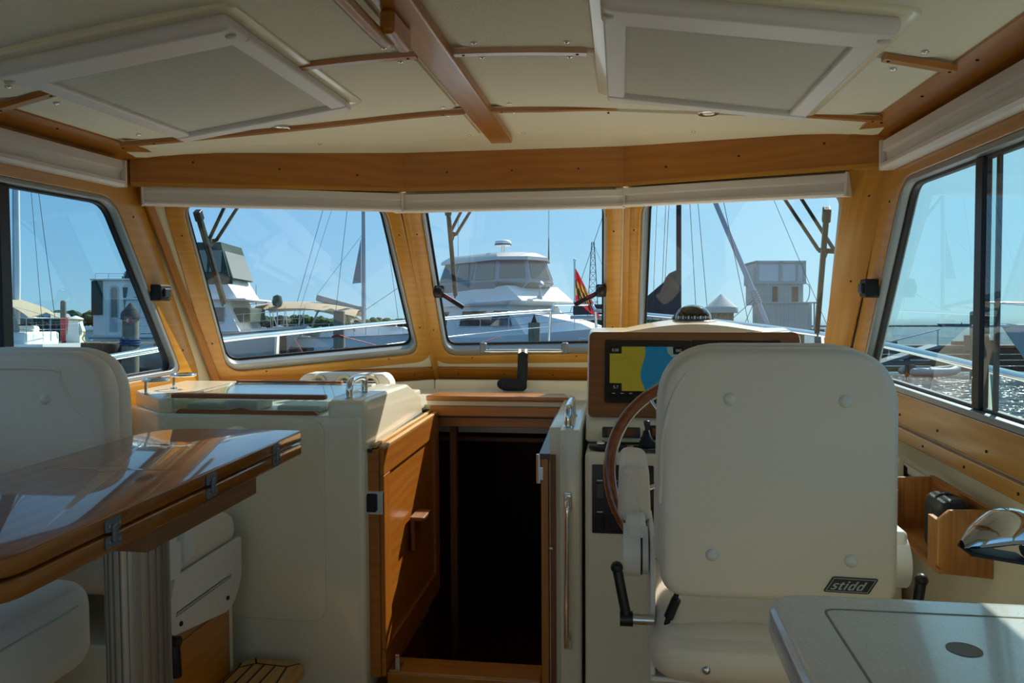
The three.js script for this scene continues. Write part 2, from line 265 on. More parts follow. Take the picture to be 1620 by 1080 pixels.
function fit(g, k) { const [, , , , W, H] = PANES[k], p = g.attributes.position; for (let i = 0; i < p.count; i++) { const q = at(k, p.getX(i) / W, p.getY(i) / H, p.getZ(i)); p.setXYZ(i, q.x, q.y, q.z); } g.computeVertexNormals(); return toCreasedNormals(g, 0.6); }
const met = (k, pts) => pts.map(([u, v]) => [u * PANES[k][4], v * PANES[k][5]]);
const GLASS = { p: [[0.078, 0.102], [0.916, 0.178], [0.902, 0.978], [0.139, 0.925]], c: [[0.074, 0.165], [0.893, 0.185], [0.896, 0.99], [0.084, 0.995]], s: [[0.084, 0.178], [0.922, 0.102], [0.861, 0.91], [0.084, 0.985]] };
const front = thing('wall_front', 'cream windscreen bulkhead between the wooden window frames', 'wall', null, 'structure');
const WN = { p: 'window_2', c: 'window_3', s: 'window_4' }, WL = { p: 'angled port windscreen pane in a rounded wooden frame', c: 'middle windscreen pane with two black latches in wooden frame', s: 'angled starboard windscreen pane above the helm display' };
for (const k of ['p', 'c', 's']) {
  const gl = met(k, GLASS[k]), al = offset(gl, [0.034, 0.013, 0.013, 0.013]), wd = offset(gl, [0.088, 0.082, 0.06, 0.082]), box = met(k, [[-0.005, -0.13], [1.005, -0.13], [1.005, 1.065], [-0.005, 1.065]]);
  part('bulkhead_panel', fit(ext(ring(box, 0, al, 0.08), 0.05).translate(0, 0, -0.05), k), 'gelcoat', front);
  const w = thing(WN[k], WL[k], 'window', null, 'structure');
  part('wooden_surround', fit(ext(ring(wd, 0.11, al, 0.08), 0.014, 0.004).translate(0, 0, 0.0005), k), 'maple', w, 'rounded maple window surround');
  part('frame', fit(ext(ring(offset(gl, [0.033, 0.012, 0.012, 0.012]), 0.078, gl, 0.06), 0.055, 0.002).translate(0, 0, -0.052), k), 'frameGrey', w, 'grey aluminium frame');
  part('gasket', fit(ext(ring(offset(gl, 0.002), 0.06, offset(gl, -0.008), 0.055), 0.008).translate(0, 0, -0.046), k), 'gasket', w, 'black rubber gasket');
  part('pane', fit(new THREE.ShapeGeometry(rpoly(offset(gl, -0.004), 0.056), 8).translate(0, 0, -0.042), k), 'glass', w, 'clear glass pane');
  const o = offset(gl, 0.045); o.forEach((p, i) => { const q = o[(i + 1) % 4]; for (const t of [0.2, 0.8]) part('screw', fit(auv(new THREE.CylinderGeometry(0.004, 0.004, 0.003, 8).rotateX(PI / 2).translate(p[0] + (q[0] - p[0]) * t, p[1] + (q[1] - p[1]) * t, 0.0148)), k), 'screwHole', w); });
}
// the joints between the panels and the foot of the windscreen are covered with strips
function strip(n, p, q, w, t, up, label, m = 'mapleDark') { const o = thing(n, label, 'trim', null, 'structure'); part('strip', bar(p, q, w, t, 0.004, up), m, o); for (let i = 0; i < 4; i++) { const c = A3(p).clone().lerp(A3(q), 0.12 + i * 0.25), d = up.clone().multiplyScalar(t / 2); part('screw', cyl(c.clone().addScaledVector(d, 0.9), c.clone().addScaledVector(d, 1.06), 0.004, 0.004, 8), 'screwHole', o); } return o; }
const AFT = V(0, 0.3, 1).normalize();
strip('trim_3', at('c', 0, 1.02, 0.012), at('c', 0, -0.05, 0.012), 0.03, 0.014, V(0.25, 0.5, 0.83).normalize(), 'narrow wooden strip between the port and middle windscreen panes', 'maple');
strip('trim_4', at('c', 1, 1.02, 0.012), at('c', 1, -0.05, 0.012), 0.03, 0.014, V(-0.25, 0.5, 0.83).normalize(), 'narrow wooden strip between the middle and starboard windscreen panes', 'maple');
strip('trim_5', V(-1.345, 1.79, -2.80), V(-1.34, 0.95, -3.35), 0.032, 0.018, V(0.75, 0.35, 0.55).normalize(), 'slanted wooden strip in the port corner beside the windscreen');
for (const [n, k, l] of [['trim_6', 'p', 'wooden strip along the foot of the port windscreen pane'], ['trim_7', 'c', 'wooden strip along the foot of the middle windscreen pane'], ['trim_8', 's', 'wooden strip along the foot of the starboard windscreen pane']]) {
  const o = thing(n, l, 'trim', null, 'structure'), [, , , , W, H] = PANES[k];
  part('strip', fit(ext(rrect(0.005 * W, 0.995 * W, -0.03 * H, 0.052 * H, 0.004), 0.014, 0.003).translate(0, 0, 0.0008), k), 'mapleDark', o);
  for (const u of [0.12, 0.37, 0.63, 0.88]) part('screw', fit(auv(new THREE.CylinderGeometry(0.004, 0.004, 0.003, 8).rotateX(PI / 2).translate(u * W, 0.012, 0.0148)), k), 'screwHole', o);
}
// starboard corner post, veneered
const post = thing('trim_9', 'wide wooden corner post between the windscreen and starboard side window', 'corner post', null, 'structure');
part('post_board', fit(ext(rpoly(met('s', [[0.93, 0.0], [1.012, 0.0], [1.012, 1.03], [0.875, 1.03]]), 0.005), 0.02, 0.003).translate(0, 0, 0.016), 's'), 'maple', post);
for (const v of [0.25, 0.55, 0.9]) part('screw', fit(auv(new THREE.CylinderGeometry(0.004, 0.004, 0.003, 8).rotateX(PI / 2).translate(0.965 * 1.117, v, 0.037)), 's'), 'screwHole', post);

// ---- side walls with their sliding windows
for (const s of [-1, 1]) {
  const starboard = s > 0, side = starboard ? 'starboard' : 'port', sx = (g) => (s < 0 ? g.applyMatrix4(new THREE.Matrix4().makeScale(-1, 1, 1)) && flip(g) : g);
  const wall = thing('wall_' + side, starboard ? 'cream starboard cabin side below the side window' : 'cream port cabin side below the side window', 'wall', null, 'structure');
  const F = [[-3.09, 1.03], [-1.12, 1.03], [-1.12, 1.715], [-2.66, 1.715]], B = [[-0.92, 1.03], [1.1, 1.03], [1.1, 1.715], [-0.92, 1.715]];
  const outer = rpoly([[1.45, -0.02], [-3.40, -0.02], [-3.40, 0.94], [-2.80, 1.80], [-2.76, 1.90], [1.45, 1.90]], 0);
  for (const h of [F, B]) outer.holes.push(rpoly(h, 0.07, THREE.Path));
  part('wall_panel', sx(onX(ext(outer, 0.05), 1.42)), 'gelcoat', wall);
  part('rail_strip', sx(bb(1.352, 1.372, 0.880, 0.922, -3.2, 1.45, 0.004)), 'maple', wall, 'lower wooden strip under the window');
  for (let z = -3.0; z < -0.5; z += 0.28) part('screw', sx(cyl([1.3535, 0.90, z], [1.350, 0.90, z], 0.004, 0.004, 8)), 'screwHole', wall);
  part('ledge', sx(bb(1.325, 1.372, 0.02, 0.812, -3.3, 1.45, 0.012)), 'gelcoat', wall);
  for (const [z, y] of [[-2.42, 0.775], [-2.28, 0.772], [-2.35, 0.645], [-2.2, 0.62]]) part('screw', sx(cyl([1.326, y, z], [1.322, y, z], 0.005, 0.005, 8)), 'screwHole', wall);
  const w = thing('window_' + (starboard ? 5 : 1), starboard ? 'sliding starboard side window looking over open water' : 'sliding port side window looking at the marina', 'window', null, 'structure');
  const sur = rpoly([[-3.27, 0.930], [-1.02, 0.930], [-1.02, 1.87], [-2.75, 1.87], [-2.80, 1.79]], [0.16, 0.02, 0.01, 0.01, 0.06]); sur.holes.push(rpoly(F, 0.07, THREE.Path));
  part('wooden_surround', sx(onX(ext(sur, 0.013, 0.003), 1.3705)), 'maple', w, 'maple veneer around the window');
  for (let z = -2.95; z < -1.1; z += 0.3) part('screw', sx(cyl([1.3575, 0.962, z], [1.3555, 0.962, z], 0.004, 0.004, 8)), 'screwHole', w);
  for (const t of [0.1, 0.5, 0.9]) { const z = -2.735 - 0.40 * t, y = 1.72 - 0.66 * t; part('screw', sx(cyl([1.3575, y, z], [1.3555, y, z], 0.004, 0.004, 8)), 'screwHole', w); }
  part('outer_frame', sx(onX(ext(ring(offset(F, -0.0005), 0.07, offset(F, -0.018), 0.062), 0.052, 0.002), 1.412)), 'frameGrey', w, 'grey aluminium frame');
  part('inner_frame', sx(onX(ext(ring(offset(F, -0.0155), 0.064, offset(F, -0.027), 0.058), 0.02, 0.002), 1.405)), 'black', w, 'black sliding track');
  part('pane', sx(onX(auv(new THREE.ShapeGeometry(rpoly([[-3.06, 1.054], [-2.10, 1.054], [-2.10, 1.691], [-2.652, 1.691]], 0.045), 6)), 1.397)), 'glassSide', w, 'tinted fixed pane');
  part('pane', sx(onX(auv(new THREE.ShapeGeometry(rpoly([[-2.17, 1.054], [-1.145, 1.054], [-1.145, 1.691], [-2.17, 1.691]], 0.01), 6)), 1.384)), 'glassSide', w, 'tinted sliding pane');
  part('divider', sx(bb(1.378, 1.402, 1.05, 1.695, -2.19, -2.145, 0.004)), 'black', w, 'black upright of the sliding pane');
  part('divider', sx(bb(1.392, 1.402, 1.05, 1.695, -2.105, -2.09, 0.002)), 'smoke', w);
  const l = part('latch', sx(bb(1.315, 1.378, 1.335, 1.40, -2.95, -2.875, 0.008)), 'blackSoft', w, 'black square window latch'); part('knob', sx(bb(1.305, 1.318, 1.35, 1.385, -2.935, -2.89, 0.006)), 'black', l);
  // the window further aft, behind the camera
  part('aft_frame', sx(onX(ext(ring(offset(B, -0.0005), 0.07, offset(B, -0.03), 0.055), 0.05), 1.411)), 'frameGrey', w);
  part('aft_pane', sx(onX(auv(new THREE.ShapeGeometry(rpoly(offset(B, -0.028), 0.055), 6)), 1.39)), 'glassSide', w);
  const so = thing(starboard ? 'trim_11' : 'trim_10', starboard ? 'sloping wooden soffit board above the starboard side shade' : 'sloping wooden soffit board above the port side shade', 'soffit', null, 'structure');
  part('soffit_board', sx(hexa([1.243, 1.885, 1.45], [1.243, 1.885, -2.83], [1.375, 1.862, -2.75], [1.375, 1.862, 1.45], [1.243, 1.905, 1.45], [1.243, 1.905, -2.83], [1.375, 1.885, -2.75], [1.375, 1.885, 1.45])), 'mapleDark', so);
  for (let z = -2.6; z < -0.6; z += 0.33) part('screw', sx(cyl([1.275, 1.8815, z], [1.275, 1.877, z], 0.004, 0.004, 8)), 'screwHole', so);
  // pleated shade in its white cassette
  const c = thing('side_shade', starboard ? 'white shade cassette above the starboard side window' : 'white shade cassette above the port side window', 'shade'), z0 = starboard ? -2.725 : -2.665, z1 = -1.12;
  part('cassette', sx(sweep([[0.0, -0.048], [0.040, -0.050], [0.046, -0.040], [0.044, -0.028], [0.026, -0.022], [0.028, 0.008], [0.040, 0.014], [0.036, 0.046], [0.0, 0.046]].map(([n, y]) => [-n, y]), V(1.355, 1.80, z0), V(1.355, 1.80, z1)).applyMatrix4(new THREE.Matrix4().makeTranslation(0, 0, 0))), 'shadeWhite', c);
  part('end_cap', sx(bb(1.308, 1.356, 1.750, 1.848, z0 - 0.004, z0 + 0.004, 0.002)), 'shadeWhite', c);
  part('finger_pull', sx(bb(1.318, 1.331, 1.786, 1.796, z0 + 0.42, z0 + 0.5, 0.004)), 'acrylic', c, 'clear finger pull');
}
function flip(g) { const p = g.attributes; for (const k of ['position', 'normal', 'uv']) { const a = p[k], n = a.itemSize; for (let i = 0; i + 2 < a.count; i += 3) for (let j = 0; j < n; j++) { const t = a.array[(i + 1) * n + j]; a.array[(i + 1) * n + j] = a.array[(i + 2) * n + j]; a.array[(i + 2) * n + j] = t; } } return g; }

// ---- shades over the windscreen
for (const [k, u0, v0, u1, v1, l] of [['p', 0.01, 0.972, 0.972, 1.03, 'long white shade cassette over the port windscreen pane'], ['c', -0.026, 1.032, 0.984, 1.034, 'white shade cassette over the middle windscreen pane'], ['s', -0.012, 1.036, 0.895, 0.958, 'white shade cassette over the starboard windscreen pane']]) {
  const c = thing('windscreen_shade', l, 'shade'), p = at(k, u0, v0, 0.045), q = at(k, u1, v1, 0.045), up = V(0, 1, 0);
  part('cassette', sweep([[-0.028, -0.040], [0.018, -0.041], [0.024, -0.034], [0.022, -0.026], [0.008, -0.021], [0.010, 0.006], [0.020, 0.011], [0.017, 0.038], [-0.028, 0.038]].map(([n, y]) => [n, y]), q, p, up), 'shadeWhite', c);
  part('finger_pull', bar(p.clone().lerp(q, 0.5).add(V(0, -0.026, 0.018)), p.clone().lerp(q, 0.56).add(V(0, -0.026, 0.018)), 0.01, 0.008, 0.003), 'acrylic', c, 'clear finger pull');
  for (const e of [p, q]) { const d = q.clone().sub(p).normalize().multiplyScalar(0.004); part('end_cap', bar(e.clone().sub(d), e.clone().add(d), 0.05, 0.082), 'shadeWhite', c); }
}

// ---- two roof hatches with white surrounds and drawn shades
for (const s of [-1, 1]) {
  const h = thing('roof_hatch', s < 0 ? 'square roof hatch with a drawn shade on the port side of the ceiling' : 'square roof hatch with a drawn shade on the starboard side of the ceiling', 'hatch'), x0 = 0.40, x1 = 1.085, z0 = -2.63, z1 = -1.70;
  const m = new THREE.Matrix4().makeTranslation(s * 0.74, CAMBER(0.74) - 0.012, 0).multiply(new THREE.Matrix4().makeRotationZ(-s * 0.142)), W = (x1 - x0) / 2, put = (g) => g.applyMatrix4(m);
  const rect = (d) => [[-W - d, -z1 - d], [W + d, -z1 - d], [W + d, -z0 + d], [-W - d, -z0 + d]];
  const rg = (a, b, y0, y1, ra, rb, bev = 0.004) => put(onY(ext(ring(rect(a), ra, rect(b), rb), y1 - y0, bev), y0));
  part('flange', rg(0, -0.045, -0.016, 0.004, 0.03, 0.03), 'gelcoat', h, 'cream moulded flange');
  part('frame_rail', put(bb(-W + 0.03, W - 0.03, -0.052, -0.008, z1 - 0.15, z1 - 0.03, 0.02)), 'shadeWhite', h, 'broad white shade cassette');
  part('frame_rail', put(bb(-W + 0.035, W - 0.035, -0.045, -0.014, z0 + 0.035, z0 + 0.095, 0.010)), 'shadeWhite', h);
  for (const e of [-1, 1]) part('frame_rail', put(bb(e > 0 ? W - 0.09 : -W + 0.035, e > 0 ? W - 0.035 : -W + 0.09, -0.042, -0.014, z0 + 0.09, z1 - 0.15, 0.008)), 'shadeWhite', h);
  const rows = []; for (let i = 0; i <= 60; i++) { const z = z0 + 0.085 + (i / 60) * (z1 - z0 - 0.235); rows.push([[-W + 0.085, -0.030 + (i % 2) * 0.003, z], [W - 0.085, -0.030 + (i % 2) * 0.003, z]]); }
  part('shade_cloth', put(skin(rows)), 'shadeCloth', h, 'grey-white pleated shade');
  part('backing', put(bb(-W + 0.05, W - 0.05, -0.012, -0.006, z0 + 0.05, z1 - 0.05)), 'shadeWhite', h);
  for (const [x, z] of [[-W + 0.05, z1 - 0.08], [W - 0.05, z1 - 0.08]]) part('screw_cap', put(lathe([[0, -0.004], [0.012, -0.003], [0.014, 0.002]], x, -0.052, z, 14)), 'piping', h);
}

// ---- sole, aft bulkhead, the deck outside
single('floor', [bb(-1.40, 1.40, -0.06, 0, -2.50, 1.45), bb(-1.40, -0.38, -0.06, 0, -3.4, -2.50), bb(0.24, 1.40, -0.06, 0, -3.4, -2.50)], 'sole', 'varnished wooden cabin sole', 'floor', null, 'structure');
{
  const a = rpoly([[-1.45, -0.05], [1.45, -0.05], [1.45, 1.95], [-1.45, 1.95]], 0); a.holes.push(rrect(-1.28, 1.28, 0.0, 1.86, 0.08, THREE.Path));
  single('wall_aft', ext(a, 0.04).translate(0, 0, 1.41), 'gelcoat', 'cream aft bulkhead open to the cockpit', 'wall', null, 'structure');
  const half = [[0, -8.75], [0.35, -8.3], [0.85, -7.3], [1.28, -6.2], [1.62, -5.0], [1.82, -3.6], [1.90, -2], [1.92, 7.0]], out = [...half, ...half.map(([x, z]) => [-x, z]).reverse().filter(([x]) => x !== 0)];
  const sh = rpoly(out.map(([x, z]) => [x, -z]), 0); sh.holes.push(rpoly([[-1.415, 3.32], [-0.58, 4.03], [-0.58, 6.4], [0.58, 6.4], [0.58, 4.03], [1.415, 3.32], [1.415, -6.8], [-1.415, -6.8]], 0, THREE.Path));
  const hull = thing('hull', 'white hull and side decks of the boat seen from inside', 'hull', null, 'structure');
  part('deck', onY(ext(sh, 1.55, 0.02), -0.82), 'whitePaint', hull);
  part('added_cockpit_sole', bb(-1.415, 1.415, -0.06, -0.01, 1.45, 6.8), 'teak', hull, 'pale teak cockpit sole, unseen, lengthened to bounce sunlight indoors');  // unseen behind the camera, lengthened and pale to bounce sunlight into the cabin
  part('trunk', hexa([-1.10, 0.64, -4.0], [1.10, 0.64, -4.0], [0.66, 0.64, -6.9], [-0.66, 0.64, -6.9], [-0.62, 0.83, -4.0], [0.62, 0.83, -4.0], [0.5, 0.75, -6.7], [-0.5, 0.75, -6.7]), 'whitePaint', hull);
}
// ================================================================ THINGS IN THE CABIN
// ---- dash shelf under the windscreen
const dash = thing('dash_shelf', 'cream dash shelf running along the foot of the windscreen', 'dash shelf', null, 'structure');
part('shelf', plan([[-1.36, -3.30], [-0.52, -4.03], [0.52, -4.03], [1.36, -3.30], [1.36, -3.22], [0.28, -3.22], [0.28, -3.40], [-0.39, -3.40], [-0.39, -3.22], [-1.36, -3.22]], 0, 0.845, 0.867), 'gelcoat', dash);
for (const [n, a, b] of [['port', [-1.33, -3.33], [-0.49, -4.015]], ['mid', [-0.484, -4.015], [0.484, -4.015]], ['star', [0.49, -4.015], [1.33, -3.33]]]) part('upstand', bar([a[0], 0.885, a[1] + 0.02], [b[0], 0.885, b[1] + 0.02], 0.03, 0.06, 0.01), 'gelcoat', dash);

// ---- companionway: sill, hatch header, dark space below
const sillT = thing('threshold', 'varnished wooden threshold at the foot of the companionway', 'threshold');
part('board', bb(-0.315, 0.21, 0.02, 0.075, -2.66, -2.54, 0.008), 'mapleDark', sillT);
const catchP = part('bolt_plate', bb(-0.305, -0.272, 0.076, 0.082, -2.60, -2.545), 'chrome', sillT, 'chrome door bolt'); part('bolt', bb(-0.300, -0.283, 0.08, 0.115, -2.60, -2.585, 0.003), 'chrome', catchP);
const hatch = thing('companion_hatch', 'wooden sliding hatch header over the dark companionway', 'hatch');
part('top_board', plan([[-0.372, -3.34], [0.258, -3.34], [0.228, -3.47], [-0.335, -3.47]], 0.01, 0.892, 0.914, 0.004), 'mapleDark', hatch);
part('runner', bb(-0.372, 0.258, 0.868, 0.892, -3.62, -3.36, 0.004), 'gelcoat', hatch, 'cream hatch runner');
part('front_board', bb(-0.352, 0.226, 0.826, 0.868, -3.372, -3.335, 0.005), 'mapleDark', hatch);
part('lower_board', bb(-0.35, 0.215, 0.77, 0.815, -3.44, -3.40, 0.004), 'mapleDark', hatch);
part('gap_shade_strip', bb(-0.335, 0.215, 0.815, 0.826, -3.46, -3.37), 'black', hatch, 'black strip painted as the shaded gap between the boards');  // black strip put where only the shaded gap between the boards is
const below = thing('cabin_lining', 'wood-lined cabin below the companionway, dark inside', 'cabin lining', null, 'structure');
part('floor_board', bb(-1.30, 1.30, -0.72, -0.70, -3.98, -2.53), 'cabinWood', below); part('floor_board', bb(-0.56, 0.56, -0.72, -0.70, -6.35, -3.98), 'cabinWood', below);
part('step_wall', bb(-0.42, 0.28, -0.70, 0.0, -2.54, -2.515), 'cabinWood', below);
for (const x of [-0.40, 0.262]) part('passage_side', bb(x - 0.018, x, -0.70, x < 0 ? 0.05 : 0.83, -3.40, -2.54), 'cabinWood', below);
part('side_bulkhead', bb(-1.30, -0.40, -0.70, 0.845, -3.43, -3.405), 'cabinWood', below); part('side_bulkhead', bb(0.262, 1.30, -0.70, 0.845, -3.43, -3.405), 'cabinWood', below);
for (const s of [-1, 1]) { part('hull_lining', bb(s < 0 ? -1.32 : 1.30, s < 0 ? -1.30 : 1.32, -0.70, 0.845, -3.98, -3.43), 'cabinWood', below); part('fore_bulkhead', bb(s < 0 ? -1.30 : 0.54, s < 0 ? -0.54 : 1.30, -0.70, 0.845, -3.99, -3.97), 'cabinWood', below); part('berth_side', bb(s < 0 ? -0.56 : 0.54, s < 0 ? -0.54 : 0.56, -0.70, 0.62, -6.35, -3.98), 'cabinWood', below); }
part('fore_end', bb(-0.56, 0.56, -0.70, 0.62, -6.37, -6.35), 'cabinWood', below); part('overhead', bb(-0.56, 0.56, 0.60, 0.62, -6.36, -3.97), 'cabinWood', below);
part('inner_post', bb(-0.30, -0.27, -0.70, 0.83, -3.55, -3.50), 'cabinWood', below);

// ---- companionway doors, folded back along the consoles
const d1 = thing('door_1', 'open wooden companionway door against the port console', 'door', null, 'structure');
part('core', bb(-0.372, -0.334, 0.055, 0.835, -3.36, -2.54, 0.003), 'doorWood', d1);
part('top_rail', bb(-0.334, -0.318, 0.745, 0.836, -3.36, -2.545, 0.003), 'doorWood', d1);
part('bottom_rail', bb(-0.334, -0.318, 0.055, 0.15, -3.36, -2.545, 0.003), 'doorWood', d1);
part('stile', bb(-0.334, -0.318, 0.15, 0.745, -2.62, -2.545, 0.003), 'doorWood', d1); part('stile', bb(-0.334, -0.318, 0.15, 0.745, -3.36, -3.29, 0.003), 'doorWood', d1);
part('panel', bb(-0.337, -0.329, 0.14, 0.75, -3.30, -2.61), 'doorWood', d1);
part('cap_strip', bb(-0.335, -0.317, 0.836, 0.845, -3.34, -2.55, 0.003), 'teak', d1, 'pale cap strip'); part('cap_strip', bb(-0.360, -0.343, 0.838, 0.85, -3.34, -2.545, 0.003), 'teak', d1, 'pale cap strip');
part('lock_plate', bb(-0.374, -0.318, 0.615, 0.695, -2.545, -2.534, 0.003), 'chrome', d1, 'chrome lock plate');
part('latch', [bb(-0.384, -0.34, 0.625, 0.685, -2.542, -2.522, 0.006), bb(-0.392, -0.375, 0.645, 0.668, -2.54, -2.527, 0.004)], 'blackSoft', d1, 'black latch');
part('pull', [plan([[-0.318, -2.86], [-0.262, -2.86], [-0.262, -2.98], [-0.318, -2.98]], 0.01, 0.50, 0.515, 0.003), bb(-0.318, -0.300, 0.38, 0.50, -2.97, -2.87, 0.006)], 'cabinWood', d1, 'brown wooden door pull');
const d2 = thing('door_2', 'narrow wooden companionway door folded against the helm console', 'door', null, 'structure');
part('core', bb(0.213, 0.238, 0.055, 0.815, -3.26, -2.545, 0.003), 'mapleDark', d2);
part('cap_strip', hexa([0.208, 0.815, -2.545], [0.243, 0.815, -2.545], [0.243, 0.845, -3.24], [0.208, 0.845, -3.24], [0.208, 0.832, -2.545], [0.243, 0.832, -2.545], [0.243, 0.862, -3.24], [0.208, 0.862, -3.24]), 'smoke', d2, 'grey cap strip');
part('hinge', [cyl([0.206, 0.735, -2.545], [0.206, 0.83, -2.545], 0.008), bb(0.204, 0.222, 0.745, 0.79, -2.552, -2.537, 0.003), bb(0.206, 0.212, 0.74, 0.82, -2.56, -2.53)], 'chrome', d2, 'chrome door hardware');
part('lock', lathe([[0, 0.006], [0.006, 0.005], [0.008, 0]], 0, 0, 0, 12).rotateX(PI / 2).translate(0.246, 0.52, -2.545), 'chrome', d2);

// ---- port console
const pc = thing('port_console', 'cream moulded console with a storage slot on the port side', 'console');
part('body', plan([[-1.10, -2.50], [-0.372, -2.50], [-0.372, -3.26], [-1.32, -3.26], [-1.32, -2.66]], [0.03, 0.02, 0.01, 0.01, 0.03], 0.0, 0.952, 0.008), 'gelcoat', pc);
part('raised_panel', ext(rrect(-1.09, -0.508, 0.255, 0.945, 0.06), 0.008, 0.004).translate(0, 0, -2.502), 'gelcoat', pc);
part('back_block', bb(-1.06, -0.50, 0.95, 1.0, -3.05, -2.99, 0.006), 'gelcoat', pc);
part('side_shelf', plan([[-1.10, -2.503], [-1.055, -2.503], [-1.055, -3.05], [-1.32, -3.05], [-1.32, -2.70]], 0.02, 0.95, 1.004, 0.01), 'gelcoat', pc);
const side = [[-2.503, 0.83], [-2.503, 1.0], [-2.56, 1.008], [-3.05, 0.998], [-3.26, 0.925], [-3.28, 0.845]];
part('coaming', onX(ext(rpoly(side, [0.005, 0.02, 0.01, 0.02, 0.02, 0.01]), 0.128, 0.012, 5), -0.369), 'gelcoat', pc, 'raised cream coaming');
part('lid', bb(-1.07, -0.497, 1.000, 1.006, -3.0, -2.515), 'acrylic', pc, 'clear acrylic lid');
part('fiddle', ext(rrect(-1.055, -0.505, 1.004, 1.020, 0.006), 0.03, 0.004).translate(0, 0, -2.53), 'fascia', pc, 'wooden fiddle'); part('fiddle', bb(-1.06, -0.62, 1.004, 1.014, -3.0, -2.975, 0.003), 'fascia', pc, 'wooden fiddle');
const wv = new THREE.Shape(); wv.moveTo(-1.045, 0.952); wv.lineTo(-0.53, 0.952); wv.lineTo(-0.545, 0.966); wv.lineTo(-0.765, 0.966); wv.quadraticCurveTo(-0.79, 0.972, -0.80, 0.975); wv.quadraticCurveTo(-0.82, 0.972, -0.845, 0.966); wv.lineTo(-1.03, 0.966); wv.closePath();
part('slot_lip', ext(wv, 0.016).translate(0, 0, -2.522), 'fascia', pc, 'wooden lip of the slot');
part('slot_cover', bb(-1.055, -0.503, 0.968, 1.002, -2.512, -2.509), 'acrylic', pc, 'clear acrylic slot cover');
part('weather_strip', bar([-0.362, 0.832, -2.53], [-0.362, 0.848, -3.25], 0.014, 0.012), 'black', pc, 'black weather strip');
for (const [x, w, h, m, l, n] of [[-0.97, 0.12, 0.030, 'piping', 'small beige pouch lying in the console slot', 'pouch'], [-0.83, 0.12, 0.038, 'shadeCloth', 'small grey case lying in the console slot', 'case'], [-0.62, 0.16, 0.024, 'whitePaint', 'white booklet lying in the console slot', 'booklet']]) single(n, bx(w, h, 0.13, x, 0.9525 + h / 2, -2.62, 0.010), m, l, n);
// handle and cup rings
function loop(x, z0, z1, y0, y1, r, label) { const h = thing('grab_handle', label, 'handle'); part('bar', tube([[x, y0, z0], [x, y0 + (y1 - y0) * 0.7, z0 - 0.004], [x, y1, z0 - 0.035], [x, y1, z1 + 0.04], [x, y0 + (y1 - y0) * 0.7, z1 + 0.004], [x, y0, z1]], r, 36, 12), 'chrome', h); for (const z of [z0, z1]) part('foot', cyl([x, y0 - 0.002, z], [x, y0 + 0.006, z], r * 1.5, r * 1.3, 16), 'chrome', h); return h; }
loop(-0.44, -2.56, -2.72, 1.004, 1.062, 0.0125, 'chrome grab handle on the raised coaming of the port console');
for (const [x, z, l] of [[-1.19, -2.60, 'chrome cup ring on a post nearer the port seat'], [-1.185, -2.77, 'chrome cup ring on a post nearer the windscreen']]) {
  const c = thing('cup_holder', l, 'cup holder', 'chrome cup rings on the port console');
  part('ring', auv(new THREE.TorusGeometry(0.042, 0.0055, 8, 32).rotateX(PI / 2)).translate(x + 0.02, 1.056, z), 'chrome', c); part('post', cyl([x - 0.02, 1.004, z], [x - 0.02, 1.056, z], 0.0055), 'chrome', c); part('foot', cyl([x - 0.02, 1.003, z], [x - 0.02, 1.008, z], 0.014, 0.012, 16), 'chrome', c);
}
// demister vents
const vent = thing('vent_panel', 'white panel with three round air vents under the port windscreen', 'vent panel');
part('panel', [ext(rpoly([[-0.96, 0.872], [-0.50, 0.872], [-0.52, 0.98], [-0.545, 1.012], [-0.90, 1.012], [-0.935, 0.985]], 0.03), 0.09, 0.008).translate(0, 0, -3.39)], 'whitePaint', vent);
for (const x of [-0.842, -0.725, -0.607]) { const v = part('vent', lathe([[0.022, -0.004], [0.03, 0.006], [0.038, 0.006], [0.041, 0], [0.022, -0.004]], 0, 0, 0, 28).rotateX(PI / 2).translate(x, 0.968, -3.298), 'gelcoat', vent, 'round cream air vent'); part('grille', [cyl([x, 0.968, -3.302], [x, 0.968, -3.30], 0.03, 0.03, 20)], 'blackSoft', v); part('vane', [-0.012, 0, 0.012].map((d) => bb(x - 0.026, x + 0.026, 0.966 + d, 0.970 + d, -3.30, -3.292)), 'gelcoat', v); }

// ---- helm console
const hc = thing('helm_console', 'cream moulded helm console behind the steering wheel', 'console');
part('column', plan([[0.278, -2.50], [0.348, -2.50], [0.348, -3.23], [0.240, -3.23], [0.240, -2.548], [0.278, -2.548]], [0.008, 0.012, 0.005, 0.005, 0.005, 0.005], 0, 0.918, 0.008), 'gelcoat', hc, 'cream side column');
part('lower_body', bb(0.362, 1.30, 0, 0.862, -3.20, -2.43, 0.014), 'gelcoat', hc);
part('upper_body', onX(ext(rpoly([[-2.555, 0.87], [-2.575, 0.905], [-2.62, 0.932], [-2.80, 1.212], [-3.05, 1.225], [-3.30, 1.12], [-3.42, 0.86]], 0.02), 0.725, 0.012), 1.083), 'gelcoat', hc, 'cream instrument pod');
{ const g = []; for (let i = 0; i <= 16; i++) { const x = 0.42 + (i / 16) * 0.62, h = 0.045 * Math.sin((i / 16) * PI) ** 1.3; g.push([[x, 1.19, -2.82], [x, 1.208 + h * 0.8, -2.85], [x, 1.215 + h, -2.97], [x, 1.205 + h, -3.1], [x, 1.15, -3.22]]); } part('compass_mound', [skin(g.map((r) => r.slice().reverse()))], 'gelcoat', hc, 'rounded cream mound'); }
